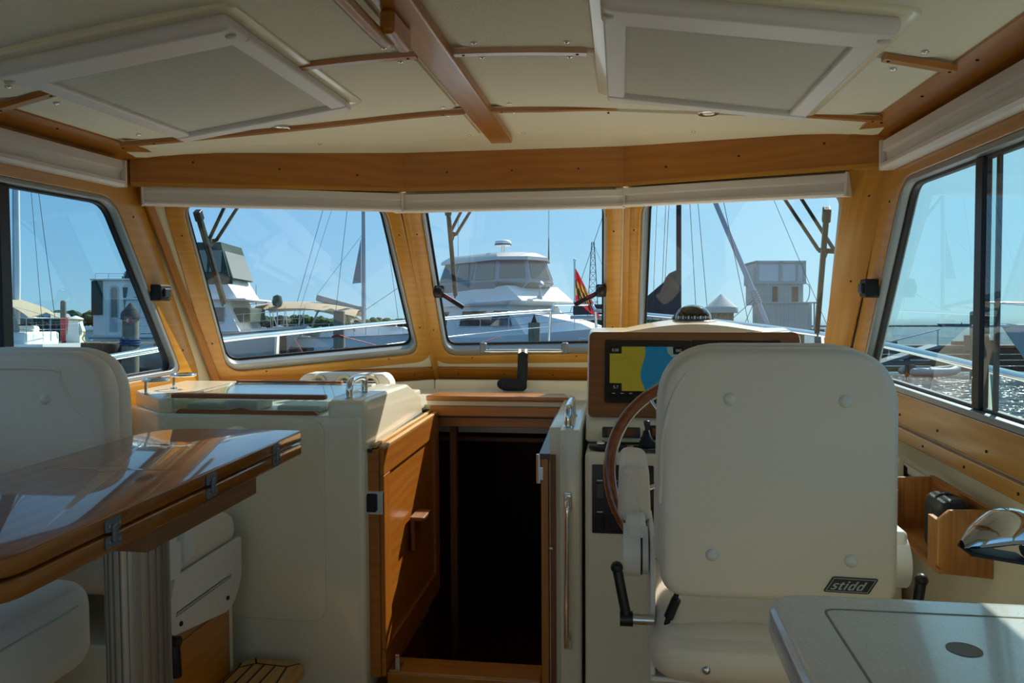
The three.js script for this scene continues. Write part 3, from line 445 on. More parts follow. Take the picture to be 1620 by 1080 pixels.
// wood fascia, slanted
const Q = (x, y, d = 0) => { const t = (y - 0.935) / 0.277; return V(x, y - d * 0.53, -2.625 - 0.178 * t + d * 0.85); };
const slant = (x0, x1, y0, y1, d0, d1, r = 0) => { const a = Q((x0 + x1) / 2, y0), b = Q((x0 + x1) / 2, y1), n = V(0, 0.541, 0.841).normalize(), L = a.distanceTo(b), g = ext(rrect(-(x1 - x0) / 2, (x1 - x0) / 2, -L / 2, L / 2, r || 0.001), d1 - d0, Math.min(0.002, (d1 - d0) / 3)); const up = b.clone().sub(a).normalize(), nn = V(1, 0, 0).cross(up); return g.applyMatrix4(new THREE.Matrix4().makeBasis(V(1, 0, 0), up, nn).setPosition(a.add(b).multiplyScalar(0.5).addScaledVector(nn, d0))); };
part('fascia', slant(0.364, 1.075, 0.940, 1.212, 0.0, 0.014, 0.02), 'fascia', hc, 'brown wooden fascia around the displays');
function screen(x0, x1, name, label, draw) {
  const t = thing(name, label, 'display', 'flush displays in the wooden fascia'); part('bezel', slant(x0, x1, 0.982, 1.182, 0.0142, 0.022, 0.006), 'black', t, 'black bezel');
  const c = document.createElement('canvas'); c.width = 640; c.height = 400; const k = c.getContext('2d'); draw(k);
  const m = new THREE.CanvasTexture(c); m.colorSpace = THREE.SRGBColorSpace;
  const a = Q(0, 1.000), b = Q(0, 1.158), L = a.distanceTo(b), up = b.clone().sub(a).normalize(), nn = V(1, 0, 0).cross(up), g = new THREE.PlaneGeometry(x1 - x0 - 0.034, L).applyMatrix4(new THREE.Matrix4().makeBasis(V(1, 0, 0), up, nn).setPosition(a.add(b).multiplyScalar(0.5).setX((x0 + x1) / 2).addScaledVector(nn, 0.0226)));
  part('screen', g, new THREE.MeshPhysicalMaterial({ name: 'screen_' + name, color: 0x050505, roughness: 0.12, emissive: 0xffffff, emissiveMap: m, emissiveIntensity: 0.22 }), t, 'lit chart screen');
}
const txt = (k, s, x, y, z) => { k.fillStyle = '#d8dde0'; k.font = z + 'px sans-serif'; k.fillText(s, x, y); };
screen(0.418, 0.712, 'chart_display', 'chart display showing yellow land and blue water', (k) => {
  k.fillStyle = '#b0a52e'; k.fillRect(0, 0, 640, 400);
  k.fillStyle = '#0f86b4'; k.beginPath(); k.moveTo(296, 0); k.bezierCurveTo(320, 90, 250, 150, 258, 240); k.bezierCurveTo(250, 300, 300, 310, 290, 400); k.lineTo(640, 400); k.lineTo(640, 0); k.fill();
  k.fillStyle = '#8fb0a4'; k.beginPath(); k.moveTo(480, 0); k.bezierCurveTo(470, 80, 540, 100, 640, 130); k.lineTo(640, 0); k.fill();
  k.fillStyle = '#5b8f95'; k.beginPath(); k.moveTo(640, 150); k.lineTo(470, 220); k.lineTo(330, 330); k.lineTo(420, 350); k.lineTo(640, 260); k.fill();
  k.fillStyle = '#4a5a5c'; for (let i = 0; i < 260; i++) { const u = hash(i, 1, 5), v = hash(i, 2, 5); k.fillRect(360 + 280 * u, 330 - 110 * u + (v - 0.5) * 60, 5, 3); }
  k.strokeStyle = '#4c5d4a'; k.lineWidth = 1.5; for (const [a, b, c, d] of [[340, 300, 600, 70], [300, 310, 640, 140], [120, 60, 260, 200], [0, 120, 180, 90], [380, 330, 640, 110], [470, 70, 640, 30]]) { k.beginPath(); k.moveTo(a, b); k.lineTo(c, d); k.stroke(); }
  k.fillStyle = '#07090a'; k.fillRect(0, 0, 100, 58); k.fillRect(530, 0, 110, 62); k.fillRect(0, 300, 100, 100); k.fillRect(0, 362, 640, 38); k.fillRect(612, 150, 28, 34);
  txt(k, '0.00', 18, 40, 30); txt(k, '042', 552, 42, 30); txt(k, '5.7', 30, 342, 30); for (const x of [20, 90, 160, 330, 470]) { k.fillStyle = '#9aa3a6'; k.fillRect(x, 378, 26, 6); }
});
screen(0.716, 1.010, 'chart_display', 'black chart display half hidden behind the helm seat', (k) => { k.fillStyle = '#0a1014'; k.fillRect(0, 0, 640, 400); k.fillStyle = '#123a55'; k.fillRect(150, 70, 430, 260); txt(k, '0.00', 24, 44, 30); });
// instruments on the sloping face and on the ledge
const gp = thing('gauge_panel', 'narrow grey gauge panel under the chart display', 'gauge'); part('housing', bar([0.412, 0.903, -2.566], [0.535, 0.903, -2.566], 0.012, 0.036, 0.005, V(0, 0.85, -0.5)), 'smoke', gp); part('window', bar([0.430, 0.904, -2.558], [0.518, 0.904, -2.558], 0.004, 0.022, 0.002, V(0, 0.85, -0.5)), 'cabinWood', gp, 'brown display window');
const gb = thing('autopilot_pad', 'black control box beside the wheel spoke', 'control box'); part('housing', bar([0.562, 0.905, -2.562], [0.70, 0.905, -2.562], 0.02, 0.046, 0.006, V(0, 0.85, -0.5)), 'black', gb); part('display', bar([0.572, 0.908, -2.550], [0.66, 0.908, -2.550], 0.004, 0.026, 0.002, V(0, 0.85, -0.5)), 'cabinWood', gb);
const tp = thing('trim_control', 'black oval control pad with two chrome buttons', 'control pad');
{ const s = new THREE.Shape(); s.absellipse(0, 0, 0.060, 0.040, 0, 2 * PI); part('base', onY(ext(s, 0.014, 0.003), 0).translate(0.432, 0.863, -2.485), 'black', tp); for (const d of [-0.022, 0.02]) part('button', bx(0.026, 0.012, 0.026, 0.432 + d, 0.882, -2.485, 0.005), 'chrome', tp, 'chrome button'); }
const js = thing('joystick', 'black joystick with a rubber boot on the helm ledge', 'joystick'); part('plate', bx(0.076, 0.012, 0.06, 0.548, 0.869, -2.468, 0.004), 'smoke', js);
part('boot', lathe([[0.024, 0], [0.026, 0.008], [0.021, 0.012], [0.023, 0.018], [0.018, 0.022], [0.020, 0.028], [0.014, 0.034], [0.010, 0.052], [0, 0.054]], 0.552, 0.874, -2.475, 18), 'blackSoft', js); part('knob', lathe([[0.006, 0], [0.007, 0.016], [0.010, 0.024], [0.011, 0.034], [0, 0.036]], 0.553, 0.922, -2.475, 16), 'smoke', js);
const sw = thing('toggle_switch', 'chrome toggle switch plate beside the joystick', 'switch'); part('plate', bx(0.09, 0.008, 0.05, 0.645, 0.867, -2.49, 0.003), 'chrome', sw); part('toggle', bx(0.038, 0.024, 0.03, 0.648, 0.881, -2.49, 0.005), 'black', sw); part('cap', bx(0.034, 0.010, 0.026, 0.648, 0.896, -2.49, 0.003), 'whitePaint', sw);
const rp = thing('stop_button', 'red push button in a small black plate', 'button'); part('plate', ext(rrect(0.602, 0.66, 0.782, 0.846, 0.006), 0.005, 0.0015).translate(0, 0, -2.4295), 'black', rp); part('button', cyl([0.625, 0.814, -2.4255], [0.625, 0.814, -2.417], 0.013, 0.011, 18), 'red', rp);
const sp = thing('switch_panel', 'black rocker switch panel on the face of the helm console', 'switch panel'); part('plate', ext(rrect(0.384, 0.572, 0.612, 0.826, 0.004), 0.005, 0.0015).translate(0, 0, -2.4295), 'black', sp);
for (let r = 0; r < 2; r++) for (let c = 0; c < 4; c++) part('rocker', bx(0.026, 0.05, 0.012, 0.408 + c * 0.045, 0.745 - r * 0.098, -2.422, 0.004), r === 0 && c === 0 ? 'smoke' : 'blackSoft', sp);
for (let r = 0; r < 2; r++) for (let c = 0; c < 4; c++) part('legend', bx(0.018, 0.003, 0.001, 0.408 + c * 0.045, 0.777 - r * 0.098, -2.4243), 'whitePaint', sp);
const sm = part('seam', bb(0.575, 1.0, 0.764, 0.768, -2.4315, -2.4285), 'seam', hc);
loop(0.302, -2.56, -2.80, 0.918, 0.982, 0.0125, 'chrome grab handle on top of the helm console column');
const lr = thing('grab_handle', 'long upright chrome grab rail on the helm console column', 'handle'); part('bar', tube([[0.305, 0.70, -2.500], [0.305, 0.692, -2.468], [0.305, 0.66, -2.452], [0.304, 0.45, -2.452], [0.303, 0.262, -2.452], [0.303, 0.235, -2.468], [0.303, 0.228, -2.500]], 0.009, 48, 12), 'chrome', lr);
for (const y of [0.70, 0.228]) part('foot', bx(0.026, 0.06, 0.008, 0.304, y + (y > 0.5 ? -0.01 : 0.01), -2.497, 0.004), 'chrome', lr);
// compass
const cp = thing('compass', 'black dome compass on the cream mound above the displays', 'compass');
part('base', lathe([[0.084, 0], [0.087, 0.010], [0.085, 0.018], [0.072, 0.024], [0.066, 0.024]], 0.738, 1.232, -2.98, 36), 'black', cp);
part('dome', lathe([[0.066, 0.020], [0.067, 0.030], [0.063, 0.046], [0.052, 0.062], [0.036, 0.073], [0.016, 0.079], [0, 0.080]], 0.738, 1.232, -2.98, 36), new THREE.MeshPhysicalMaterial({ name: 'compass_dome', color: 0x0b0d12, roughness: 0.03, clearcoat: 1 }), cp, 'glossy dark dome');
part('hood', solid([-1, 1].map((s) => [...Array(13).keys()].map((i) => { const a = (i / 12) * PI, r = s < 0 ? 0.0695 : 0.082; return [0.738 + r * Math.cos(a), 1.256 + (s < 0 ? 0.052 : 0.0) * Math.sin(a) , -2.985 - 0.02 * Math.sin(a) - (s < 0 ? 0.03 : 0.0)]; })), false), 'black', cp);
{ const g = []; for (let i = -7; i <= 7; i++) { const a = i * 0.16, r = 0.0672, x = 0.738 + Math.sin(a) * r, z = -2.98 + Math.cos(a) * r; g.push(turn(bx(i % 2 ? 0.0035 : 0.007, i % 2 ? 0.007 : 0.011, 0.0012), 0, a, 0, x, 1.266, z)); } part('card_marks', g, 'whitePaint', cp, 'white compass card marks'); }
part('lubber_ring', auv(new THREE.TorusGeometry(0.0855, 0.002, 6, 40).rotateX(PI / 2)).translate(0.738, 1.2515, -2.98), 'steel', cp);
// steering wheel
const wh = thing('steering_wheel', 'large wooden steering wheel with thin metal spokes', 'steering wheel');
{ const m = new THREE.Matrix4().makeTranslation(0.70, 0.850, -2.245).multiply(new THREE.Matrix4().makeRotationX(-0.26)), P = (g) => g.applyMatrix4(m);
  part('rim', P(auv(new THREE.TorusGeometry(0.262, 0.0165, 12, 72))), 'wheelWood', wh, 'varnished wooden rim'); part('inner_band', P(auv(new THREE.TorusGeometry(0.246, 0.004, 6, 72))), 'chrome', wh);
  for (let i = 0; i < 5; i++) { const a = PI / 2 + 0.62 + (i * 2 * PI) / 5; part('spoke', P(cyl([0.04 * Math.cos(a), 0.04 * Math.sin(a), -0.02], [0.25 * Math.cos(a), 0.25 * Math.sin(a), 0], 0.0085, 0.0065)), 'steel', wh); }
  part('hub', P(lathe([[0, 0.012], [0.03, 0.008], [0.05, -0.01], [0.052, -0.035], [0.03, -0.04]], 0, 0, 0, 28).rotateX(PI / 2)), 'chrome', wh); part('shaft', P(cyl([0, 0, -0.03], [0, 0, -0.18], 0.024, 0.03, 20)), 'black', wh); }

// ---- hardware on the middle pane
for (const [u, v, du, dv, l] of [[0.098, 0.545, 0.118, -0.075, 'black lever latch on the port edge of the middle pane'], [0.884, 0.545, -0.125, -0.06, 'black lever latch on the starboard edge of the middle pane']]) {
  const t = thing('window_latch', l, 'latch'), a = at('c', u, v, 0.035), b = at('c', u + du, v + dv, 0.06);
  part('base', [turn(bx(0.05, 0.062, 0.03, 0, 0, 0, 0.01), -0.55, 0, 0, ...at('c', u, v, 0.03).toArray()), ball(a.x, a.y, a.z + 0.01, 0.027)], 'black', t); part('lever', bar(a, b, 0.022, 0.022, 0.005), 'black', t); part('sticker', bar(a.clone().lerp(b, 0.25).add(V(0, 0.004, 0.0115)), a.clone().lerp(b, 0.55).add(V(0, 0.004, 0.0115)), 0.010, 0.004), 'red', t, 'small red label');
}
const ob = thing('window_opener', 'chrome bar with a dark covered handle at the foot of the middle pane', 'window opener');
{ const a = at('c', 0.28, 0.195, 0.05), b = at('c', 0.70, 0.197, 0.05), c = at('c', 0.488, 0.196, 0.05); part('bar', [cyl(a, b, 0.008), cyl(a.clone().lerp(b, 0.08), a.clone().lerp(b, 0.95), 0.011, 0.011, 14)], 'chrome', ob); for (const p of [a, b]) part('bracket', bx(0.034, 0.055, 0.04, p.x, p.y + 0.014, p.z - 0.012, 0.008), 'galvanised', ob); part('clamp', [bx(0.018, 0.03, 0.03, c.x - 0.016, c.y, c.z, 0.004), bx(0.018, 0.03, 0.03, c.x + 0.016, c.y, c.z, 0.004)], 'chrome', ob);
  part('handle_cover', [tube([[c.x + 0.0, c.y - 0.018, c.z + 0.005], [c.x - 0.002, c.y - 0.09, c.z + 0.012], [c.x - 0.005, c.y - 0.152, c.z + 0.018]], 0.026, 12, 14), bx(0.13, 0.062, 0.06, c.x - 0.045, c.y - 0.168, c.z + 0.02, 0.022), ball(c.x - 0.095, c.y - 0.165, c.z + 0.02, 0.036, 0.8), ball(c.x + 0.0, c.y - 0.018, c.z + 0.005, 0.027, 0.5)], 'navyCover', ob, 'dark canvas handle cover'); }

// ---- seats
function seatBack(t, cx, y0, y1, z, w, buttons) {
  const W = w / 2, P = (s, top) => rpoly([[cx - W + 0.008, y0], [cx + W - 0.002, y0], [cx + W * s, y1], [cx - W * s, y1]], [0.06, 0.05, top, top]);
  part('back_shell', ext(P(0.985, 0.13), 0.07, 0.024, 10).translate(0, 0, z - 0.07), 'leather', t, 'off-white leather back shell');
  part('back_cushion', ext(rpoly([[cx - W - 0.004, y0 + 0.04], [cx + W + 0.004, y0 + 0.04], [cx + W * 0.98, y1 + 0.006], [cx - W * 0.98, y1 + 0.006]], [0.05, 0.05, 0.14, 0.14]), 0.085, 0.032, 10).translate(0, 0, z - 0.125), 'leather', t, 'padded back cushion');
  for (const [x, y] of buttons) part('button', lathe([[0, 0.009], [0.008, 0.0075], [0.0135, 0.001], [0.012, -0.004]], 0, 0, 0, 18).rotateX(PI / 2).translate(x, y, z + 0.001), 'whitePaint', t, 'round white button');
}
const hs = thing('helm_chair', 'off-white leather helm chair seen from behind with four buttons', 'helm chair');
seatBack(hs, 0.797, 0.695, 1.236, -1.70, 0.498, [[0.699, 1.129], [0.932, 1.127], [0.664, 0.795], [0.946, 0.793]]);
// contour ridges moulded on the shell edge
part('edge_fold', tube([[0.556, 0.90, -1.716], [0.560, 1.03, -1.708], [0.572, 1.10, -1.703], [0.592, 1.155, -1.7025], [0.625, 1.20, -1.706]], 0.006, 24, 8), 'leather', hs);
part('seat_cushion', [bx(0.50, 0.13, 0.46, 0.80, 0.575, -2.00, 0.06)], 'leather', hs, 'leather seat cushion'); part('rear_bolster', [tube([[0.60, 0.545, -1.80], [0.66, 0.548, -1.785], [0.80, 0.55, -1.78], [0.94, 0.548, -1.785], [1.0, 0.545, -1.80]], 0.068, 20, 16), ball(0.60, 0.545, -1.80, 0.068), ball(1.0, 0.545, -1.80, 0.068)], 'leather', hs, 'rolled leather rear of the seat');
part('bolt', lathe([[0, 0.004], [0.006, 0.004], [0.009, 0]], 0, 0, 0, 14).rotateX(PI / 2).translate(0.655, 0.535, -1.716), 'steel', hs);
for (const s of [-1, 1]) {
  const x = 0.797 + s * 0.292, a = part('armrest', [ext(rpoly([[x - 0.042, 0.782], [x + 0.042, 0.778], [x + 0.036, 0.928], [x - 0.036, 0.932]], 0.028), 0.24, 0.022, 6).translate(0, 0, -2.20)], 'leather', hs, 'padded leather armrest');
  part('arm_hub', [cyl([x - s * 0.012, 0.735, -1.90], [x + s * 0.028, 0.735, -1.90], 0.062, 0.062, 28), cyl([x - s * 0.03, 0.735, -1.90], [x - s * 0.016, 0.735, -1.90], 0.056, 0.056, 28)], 'whitePaint', hs, 'white round armrest hinge'); part('hub_ring', cyl([x - s * 0.017, 0.735, -1.90], [x - s * 0.011, 0.735, -1.90], 0.058, 0.058, 28), 'black', hs);
  part('arm_bracket', [bb(x - 0.022, x + 0.026, 0.765, 0.812, -1.97, -1.86, 0.012)], 'whitePaint', hs);
  part('side_plate', bb(0.797 + s * 0.252 - 0.006, 0.797 + s * 0.252 + 0.006, 0.46, 0.79, -2.06, -1.83, 0.004), 'whitePaint', hs);
  const lx = x - s * 0 + s * 0.03; part('lever', [tube([[lx + s * 0.012, 0.71, -1.83], [lx + s * 0.0, 0.65, -1.822], [lx - s * 0.01, 0.600, -1.82]], 0.012, 12, 10), cyl([lx - s * 0.024, 0.598, -1.82], [lx + s * 0.006, 0.598, -1.82], 0.017, 0.017, 14), ball(lx + s * 0.013, 0.714, -1.83, 0.0145)], 'black', hs, 'black clamping lever'); part('lever_stud', cyl([0.797 + s * 0.25, 0.598, -1.82], [lx - s * 0.02, 0.598, -1.82], 0.012, 0.012, 14), 'steel', hs);
}
part('tilt_strut', [cyl([0.60, 0.69, -1.78], [0.565, 0.575, -1.79], 0.006), cyl([0.595, 0.665, -1.78], [0.578, 0.62, -1.785], 0.011)], 'black', hs, 'black gas strut');
part('base_plate', [bb(0.54, 1.055, 0.452, 0.464, -2.16, -1.82, 0.004)], 'whitePaint', hs); part('slide_rail', [plan([[0.60, -1.80], [1.0, -1.80], [1.0, -2.14], [0.60, -2.14]], 0.03, 0.425, 0.452, 0.004)], 'whitePaint', hs);
part('bolt', lathe([[0, 0.005], [0.008, 0.005], [0.012, 0]], 0, 0, 0, 14).rotateX(PI / 2).translate(0.632, 0.44, -1.803), 'steel', hs);
part('pedestal', lathe([[0.19, 0], [0.19, 0.012], [0.08, 0.03], [0.075, 0.3], [0.085, 0.425]], 0.80, 0, -1.98, 32), 'black', hs, 'black seat pedestal');
{ const c = document.createElement('canvas'); c.width = 512; c.height = 170; const k = c.getContext('2d'); k.fillStyle = '#12151c'; k.fillRect(0, 0, 512, 170); k.setTransform(1, 0, -0.55, 1, 92, 0); k.strokeStyle = '#9aa0a4'; k.lineWidth = 9; k.strokeRect(18, 16, 384, 138); k.fillStyle = '#a9adb0'; k.font = 'bold 128px sans-serif'; k.textBaseline = 'alphabetic'; k.fillText('stidd', 42, 138, 340); const m = new THREE.CanvasTexture(c); m.colorSpace = THREE.SRGBColorSpace;
  const g = ext(rpoly([[-0.055, -0.0165], [0.036, -0.0165], [0.055, 0.0165], [-0.036, 0.0165]], 0.005), 0.003), p = g.attributes.position, u = g.attributes.uv; for (let i = 0; i < p.count; i++) u.setXY(i, (p.getX(i) + 0.055) / 0.11, (p.getY(i) + 0.0165) / 0.033);
  part('badge', g.rotateZ(-0.02).translate(0.946, 0.742, -1.7005), new THREE.MeshPhysicalMaterial({ name: 'badge', map: m, roughness: 0.4 }), hs, 'black slanted maker badge'); }

const cs = thing('companion_chair', 'off-white leather companion seat on a box base by the port window', 'seat');
seatBack(cs, -1.09, 0.66, 1.21, -1.86, 0.50, [[-1.017, 1.085], [-1.24, 1.085]]);
part('side_bolster', tube([[-1.30, 1.165, -1.862], [-1.0, 1.165, -1.862], [-0.97, 1.135, -1.863], [-0.935, 1.07, -1.863], [-0.885, 1.02, -1.864], [-0.868, 0.93, -1.866], [-0.865, 0.70, -1.87]], 0.006, 40, 8), 'leather', cs);
part('seat_cushion', bb(-1.32, -0.785, 0.535, 0.645, -2.44, -1.92, 0.045), 'leather', cs, 'leather seat cushion');
part('side_plate', onX((() => { const s = rpoly([[-1.90, 0.42], [-2.36, 0.34], [-2.43, 0.42], [-2.43, 0.56], [-1.90, 0.56]], [0.02, 0.06, 0.04, 0.01, 0.01]); s.holes.push(rpoly([[-2.02, 0.445], [-2.36, 0.445], [-2.36, 0.462], [-2.02, 0.462]], 0.007, THREE.Path)); return ext(s, 0.012, 0.002); })(), -0.772), 'whitePaint', cs, 'white slotted side plate');
part('arm_bracket', onX((() => { const s = rpoly([[-1.88, 0.44], [-2.01, 0.44], [-2.06, 0.66], [-1.96, 0.68]], 0.02); s.holes.push(rpoly([[-1.93, 0.48], [-1.98, 0.48], [-2.015, 0.57], [-1.975, 0.57]], 0.012, THREE.Path)); return ext(s, 0.014, 0.002); })(), -0.757), 'whitePaint', cs);
part('armrest', ext(rpoly([[-0.80, 0.77], [-0.70, 0.77], [-0.705, 0.91], [-0.735, 0.935], [-0.765, 0.935], [-0.795, 0.91]], 0.03), 0.30, 0.025).translate(0, 0, -2.40), 'leather', cs, 'padded leather armrest'); part('arm_post', bb(-0.775, -0.745, 0.60, 0.78, -2.10, -2.05, 0.006), 'whitePaint', cs);
part('lever', [tube([[-0.748, 0.40, -1.99], [-0.742, 0.36, -1.985], [-0.74, 0.305, -1.985]], 0.013, 12, 10), cyl([-0.775, 0.40, -1.99], [-0.735, 0.40, -1.99], 0.016, 0.016, 14)], 'black', cs, 'black clamping lever');
for (const [z, y] of [[-2.33, 0.39], [-2.06, 0.42]]) part('bolt', cyl([-0.773, y, z], [-0.768, y, z], 0.007, 0.007, 12), 'blackSoft', cs);
part('base', bb(-1.32, -0.80, 0.0, 0.42, -2.42, -1.90, 0.01), 'gelcoat', cs, 'cream box base'); part('drawer', bb(-0.80, -0.782, 0.10, 0.355, -2.34, -1.93, 0.005), 'mapleDark', cs, 'wooden drawer front'); part('drawer_frame', onX(ext(ring([[-1.91, 0.08], [-2.37, 0.08], [-2.37, 0.385], [-1.91, 0.385]], 0.004, [[-1.935, 0.105], [-2.335, 0.105], [-2.335, 0.35], [-1.935, 0.35]], 0.004), 0.012, 0.002), -0.788), 'mapleDark', cs);
part('drawer_lock', cyl([-0.784, 0.275, -2.03], [-0.776, 0.275, -2.03], 0.014, 0.012, 18), 'chrome', cs, 'chrome drawer lock');
const ft = thing('footrest', 'pale teak footrest with dark caulked seams', 'footrest');
part('board', plan([[-0.775, -2.20], [-0.56, -2.20], [-0.545, -2.40], [-0.575, -2.44], [-0.74, -2.455], [-0.775, -2.42]], 0.03, 0.115, 0.14, 0.004), 'teak', ft); part('bracket', bb(-0.765, -0.60, 0.0, 0.116, -2.38, -2.25, 0.01), 'whitePaint', ft);
part('caulk_seam', [[-0.765, -2.24, -0.765, -2.38], [-0.765, -2.38, -0.72, -2.415], [-0.72, -2.415, -0.61, -2.405], [-0.61, -2.405, -0.59, -2.24], [-0.728, -2.24, -0.728, -2.408], [-0.69, -2.24, -0.69, -2.411], [-0.65, -2.24, -0.65, -2.408], [-0.765, -2.38, -0.772, -2.41], [-0.72, -2.415, -0.74, -2.45], [-0.61, -2.405, -0.578, -2.43]].map(([a, b, c, d]) => bar([a, 0.1402, b], [c, 0.1402, d], 0.006, 0.0012)), 'caulk', ft, 'black caulking');
const st = thing('settee', 'off-white settee cushion on a cream base below the table', 'settee');
part('cushion', [bb(-1.32, -0.70, 0.52, 0.725, -1.62, 0.6, 0.06)], 'leather', st, 'thick leather cushion'); part('seam_piping', tube([[-1.25, 0.678, -1.618], [-0.80, 0.678, -1.618], [-0.735, 0.678, -1.60], [-0.702, 0.678, -1.54], [-0.6995, 0.678, -1.2], [-0.6995, 0.678, 0.5]], 0.0025, 40, 6), 'piping', st); part('base', bb(-1.32, -0.82, 0, 0.52, -1.56, 0.6, 0.01), 'gelcoat', st, 'cream moulded base');

// ---- folding table
const tb = thing('folding_table', 'varnished folding wooden table with two stacked leaves', 'table');
const TOP = [[-0.757, -1.955], [-0.355, -1.955], [-0.345, -0.92], [-0.757, -0.92]];
part('upper_leaf', plan(TOP, [0.14, 0.012, 0.06, 0.03], 0.972, 1.0, 0.003), 'cherry', tb, 'glossy cherry table leaf'); part('lower_leaf', plan(TOP.map(([x, z]) => [x, z]), [0.14, 0.012, 0.06, 0.03], 0.938, 0.967, 0.003), 'cherry', tb, 'glossy cherry table leaf');
{ const cx = -0.56, cz = -1.47, g = [], e = new THREE.Shape(); e.absellipse(0, 0, 0.028, 0.028, 0, 2 * PI); g.push(onY(ext(e, 0.0003), 1.0).translate(cx, 0, cz));
  for (const [a, L, w] of [[-1.18, 0.44, 0.016], [1.96, 0.30, 0.016], [0.02, 0.15, 0.008], [3.16, 0.15, 0.008]]) { const s = new THREE.Shape(); s.moveTo(0.03, w); s.lineTo(L, 0); s.lineTo(0.03, -w); s.closePath(); g.push(onY(ext(s, 0.0003), 1.0).applyMatrix4(new THREE.Matrix4().makeTranslation(cx, 0, cz).multiply(new THREE.Matrix4().makeRotationY(a)))); }
  part('star_inlay', g, 'cherryInlay', tb, 'pale inlaid star'); }
for (const z of [-1.162, -1.479, -1.789]) { const x = -0.355 + (z + 1.955) * 0.0097; const h = part('hinge', [...[0.983, 0.956].map((y) => onX(ext(rrect(-0.020, 0.020, -0.0105, 0.0105, 0.006), 0.004, 0.001), 0.004).translate(x, y, z)), bb(x + 0.002, x + 0.009, 0.955, 0.985, z - 0.006, z + 0.006, 0.003)], 'galvanised', tb, 'grey metal leaf hinge'); for (const [dy, dz] of [[0.983, -0.013], [0.983, 0.013], [0.956, -0.013], [0.956, 0.013]]) part('screw', cyl([x + 0.0035, dy, z + dz], [x + 0.0055, dy, z + dz], 0.003, 0.003, 8), 'steel', h); }
part('apron', bb(-0.66, -0.422, 0.862, 0.936, -1.83, -1.375, 0.006), 'apronWood', tb, 'brown wooden apron');
{ const s = new THREE.Shape(), N = 24; for (let i = 0; i < N; i++) for (const [f, r] of [[0, 1], [0.5, 1], [0.5, 0.93], [1, 0.93]]) { const a = ((i + f) / N) * 2 * PI, x = 0.056 * r * Math.cos(a), y = 0.072 * r * Math.sin(a); i + f === 0 ? s.moveTo(x, y) : s.lineTo(x, y); } s.closePath(); part('pedestal', onY(ext(s, 0.86), 0.0).translate(-0.508, 0.002, -1.47), 'aluminium', tb, 'fluted aluminium pedestal'); part('foot', plan([[-0.66, -1.66], [-0.36, -1.66], [-0.36, -1.30], [-0.66, -1.30]], 0.08, 0.0, 0.015, 0.003), 'aluminium', tb); }

// ---- galley counter and tap
const gc = thing('galley_counter', 'speckled grey solid-surface galley counter in front of the helm chair', 'counter');
part('worktop', plan([[0.672, -1.165], [1.32, -1.165], [1.32, 0.3], [0.672, 0.3]], [0.07, 0.005, 0.005, 0.005], 0.872, 0.92, 0.012), 'corian', gc, 'speckled worktop'); part('cabinet', bb(0.73, 1.32, 0, 0.872, -1.11, 0.3, 0.006), 'gelcoat', gc, 'cream galley cabinet');
{ const a = [[0.742, -1.108], [1.29, -1.108], [1.29, -0.62], [0.742, -0.62]].map(([x, z]) => [x, -z]), b = offset(a, -0.003); part('lid_joint', onY(ext(ring(a, 0.02, b, 0.018), 0.0012), 0.9195), 'seam', gc, 'fine joint of the inset lid'); part('finger_hole', [lathe([[0.020, 0.001], [0.0185, 0.0013], [0.017, 0.0006], [0, 0.0004]], 0.880, 0.9197, -0.998, 24)], 'seam', gc, 'round finger hole'); }
const tap = thing('spray_tap', 'chrome pull-out spray tap over the galley counter', 'tap');
part('spray_head', [solid([...Array(9).keys()].map((i) => { const u = i / 8, x = 0.815 + u * 0.075, y = 1.092 + 0.022 * Math.sin(u * 2.2) - 0.010 * u, w = 0.026 * Math.sqrt(Math.min(1, u * 2.2 + 0.06)), h = 0.024 * Math.sqrt(Math.min(1, u * 2.5 + 0.05)); return [...Array(14).keys()].map((k) => { const a = (k / 14) * 2 * PI; return [x, y + h * Math.sin(a) * (Math.sin(a) < 0 ? 0.45 : 1), -0.85 + w * Math.cos(a)]; }); }))], 'chrome', tap, 'chrome spray head'); part('spray_face', turn(bx(0.058, 0.004, 0.034, 0, 0, 0, 0.0015), 0, 0, -0.14, 0.846, 1.084, -0.85), 'blackSoft', tap, 'black spray face');
part('neck', tube([[0.882, 1.098, -0.85], [0.93, 1.088, -0.85], [0.985, 1.075, -0.85], [1.02, 1.03, -0.85], [1.022, 0.96, -0.85], [1.022, 0.93, -0.85]], 0.0125, 28, 12), 'chrome', tap); part('base', lathe([[0.030, 0], [0.030, 0.006], [0.019, 0.012], [0.016, 0.05]], 1.022, 0.92, -0.85), 'chrome', tap); part('lever', bar([1.022, 0.965, -0.835], [1.03, 0.985, -0.76], 0.012, 0.008, 0.003), 'chrome', tap); part('collar', cyl([0.876, 1.098, -0.85], [0.892, 1.0955, -0.85], 0.0155, 0.0155, 16), 'blackSoft', tap);

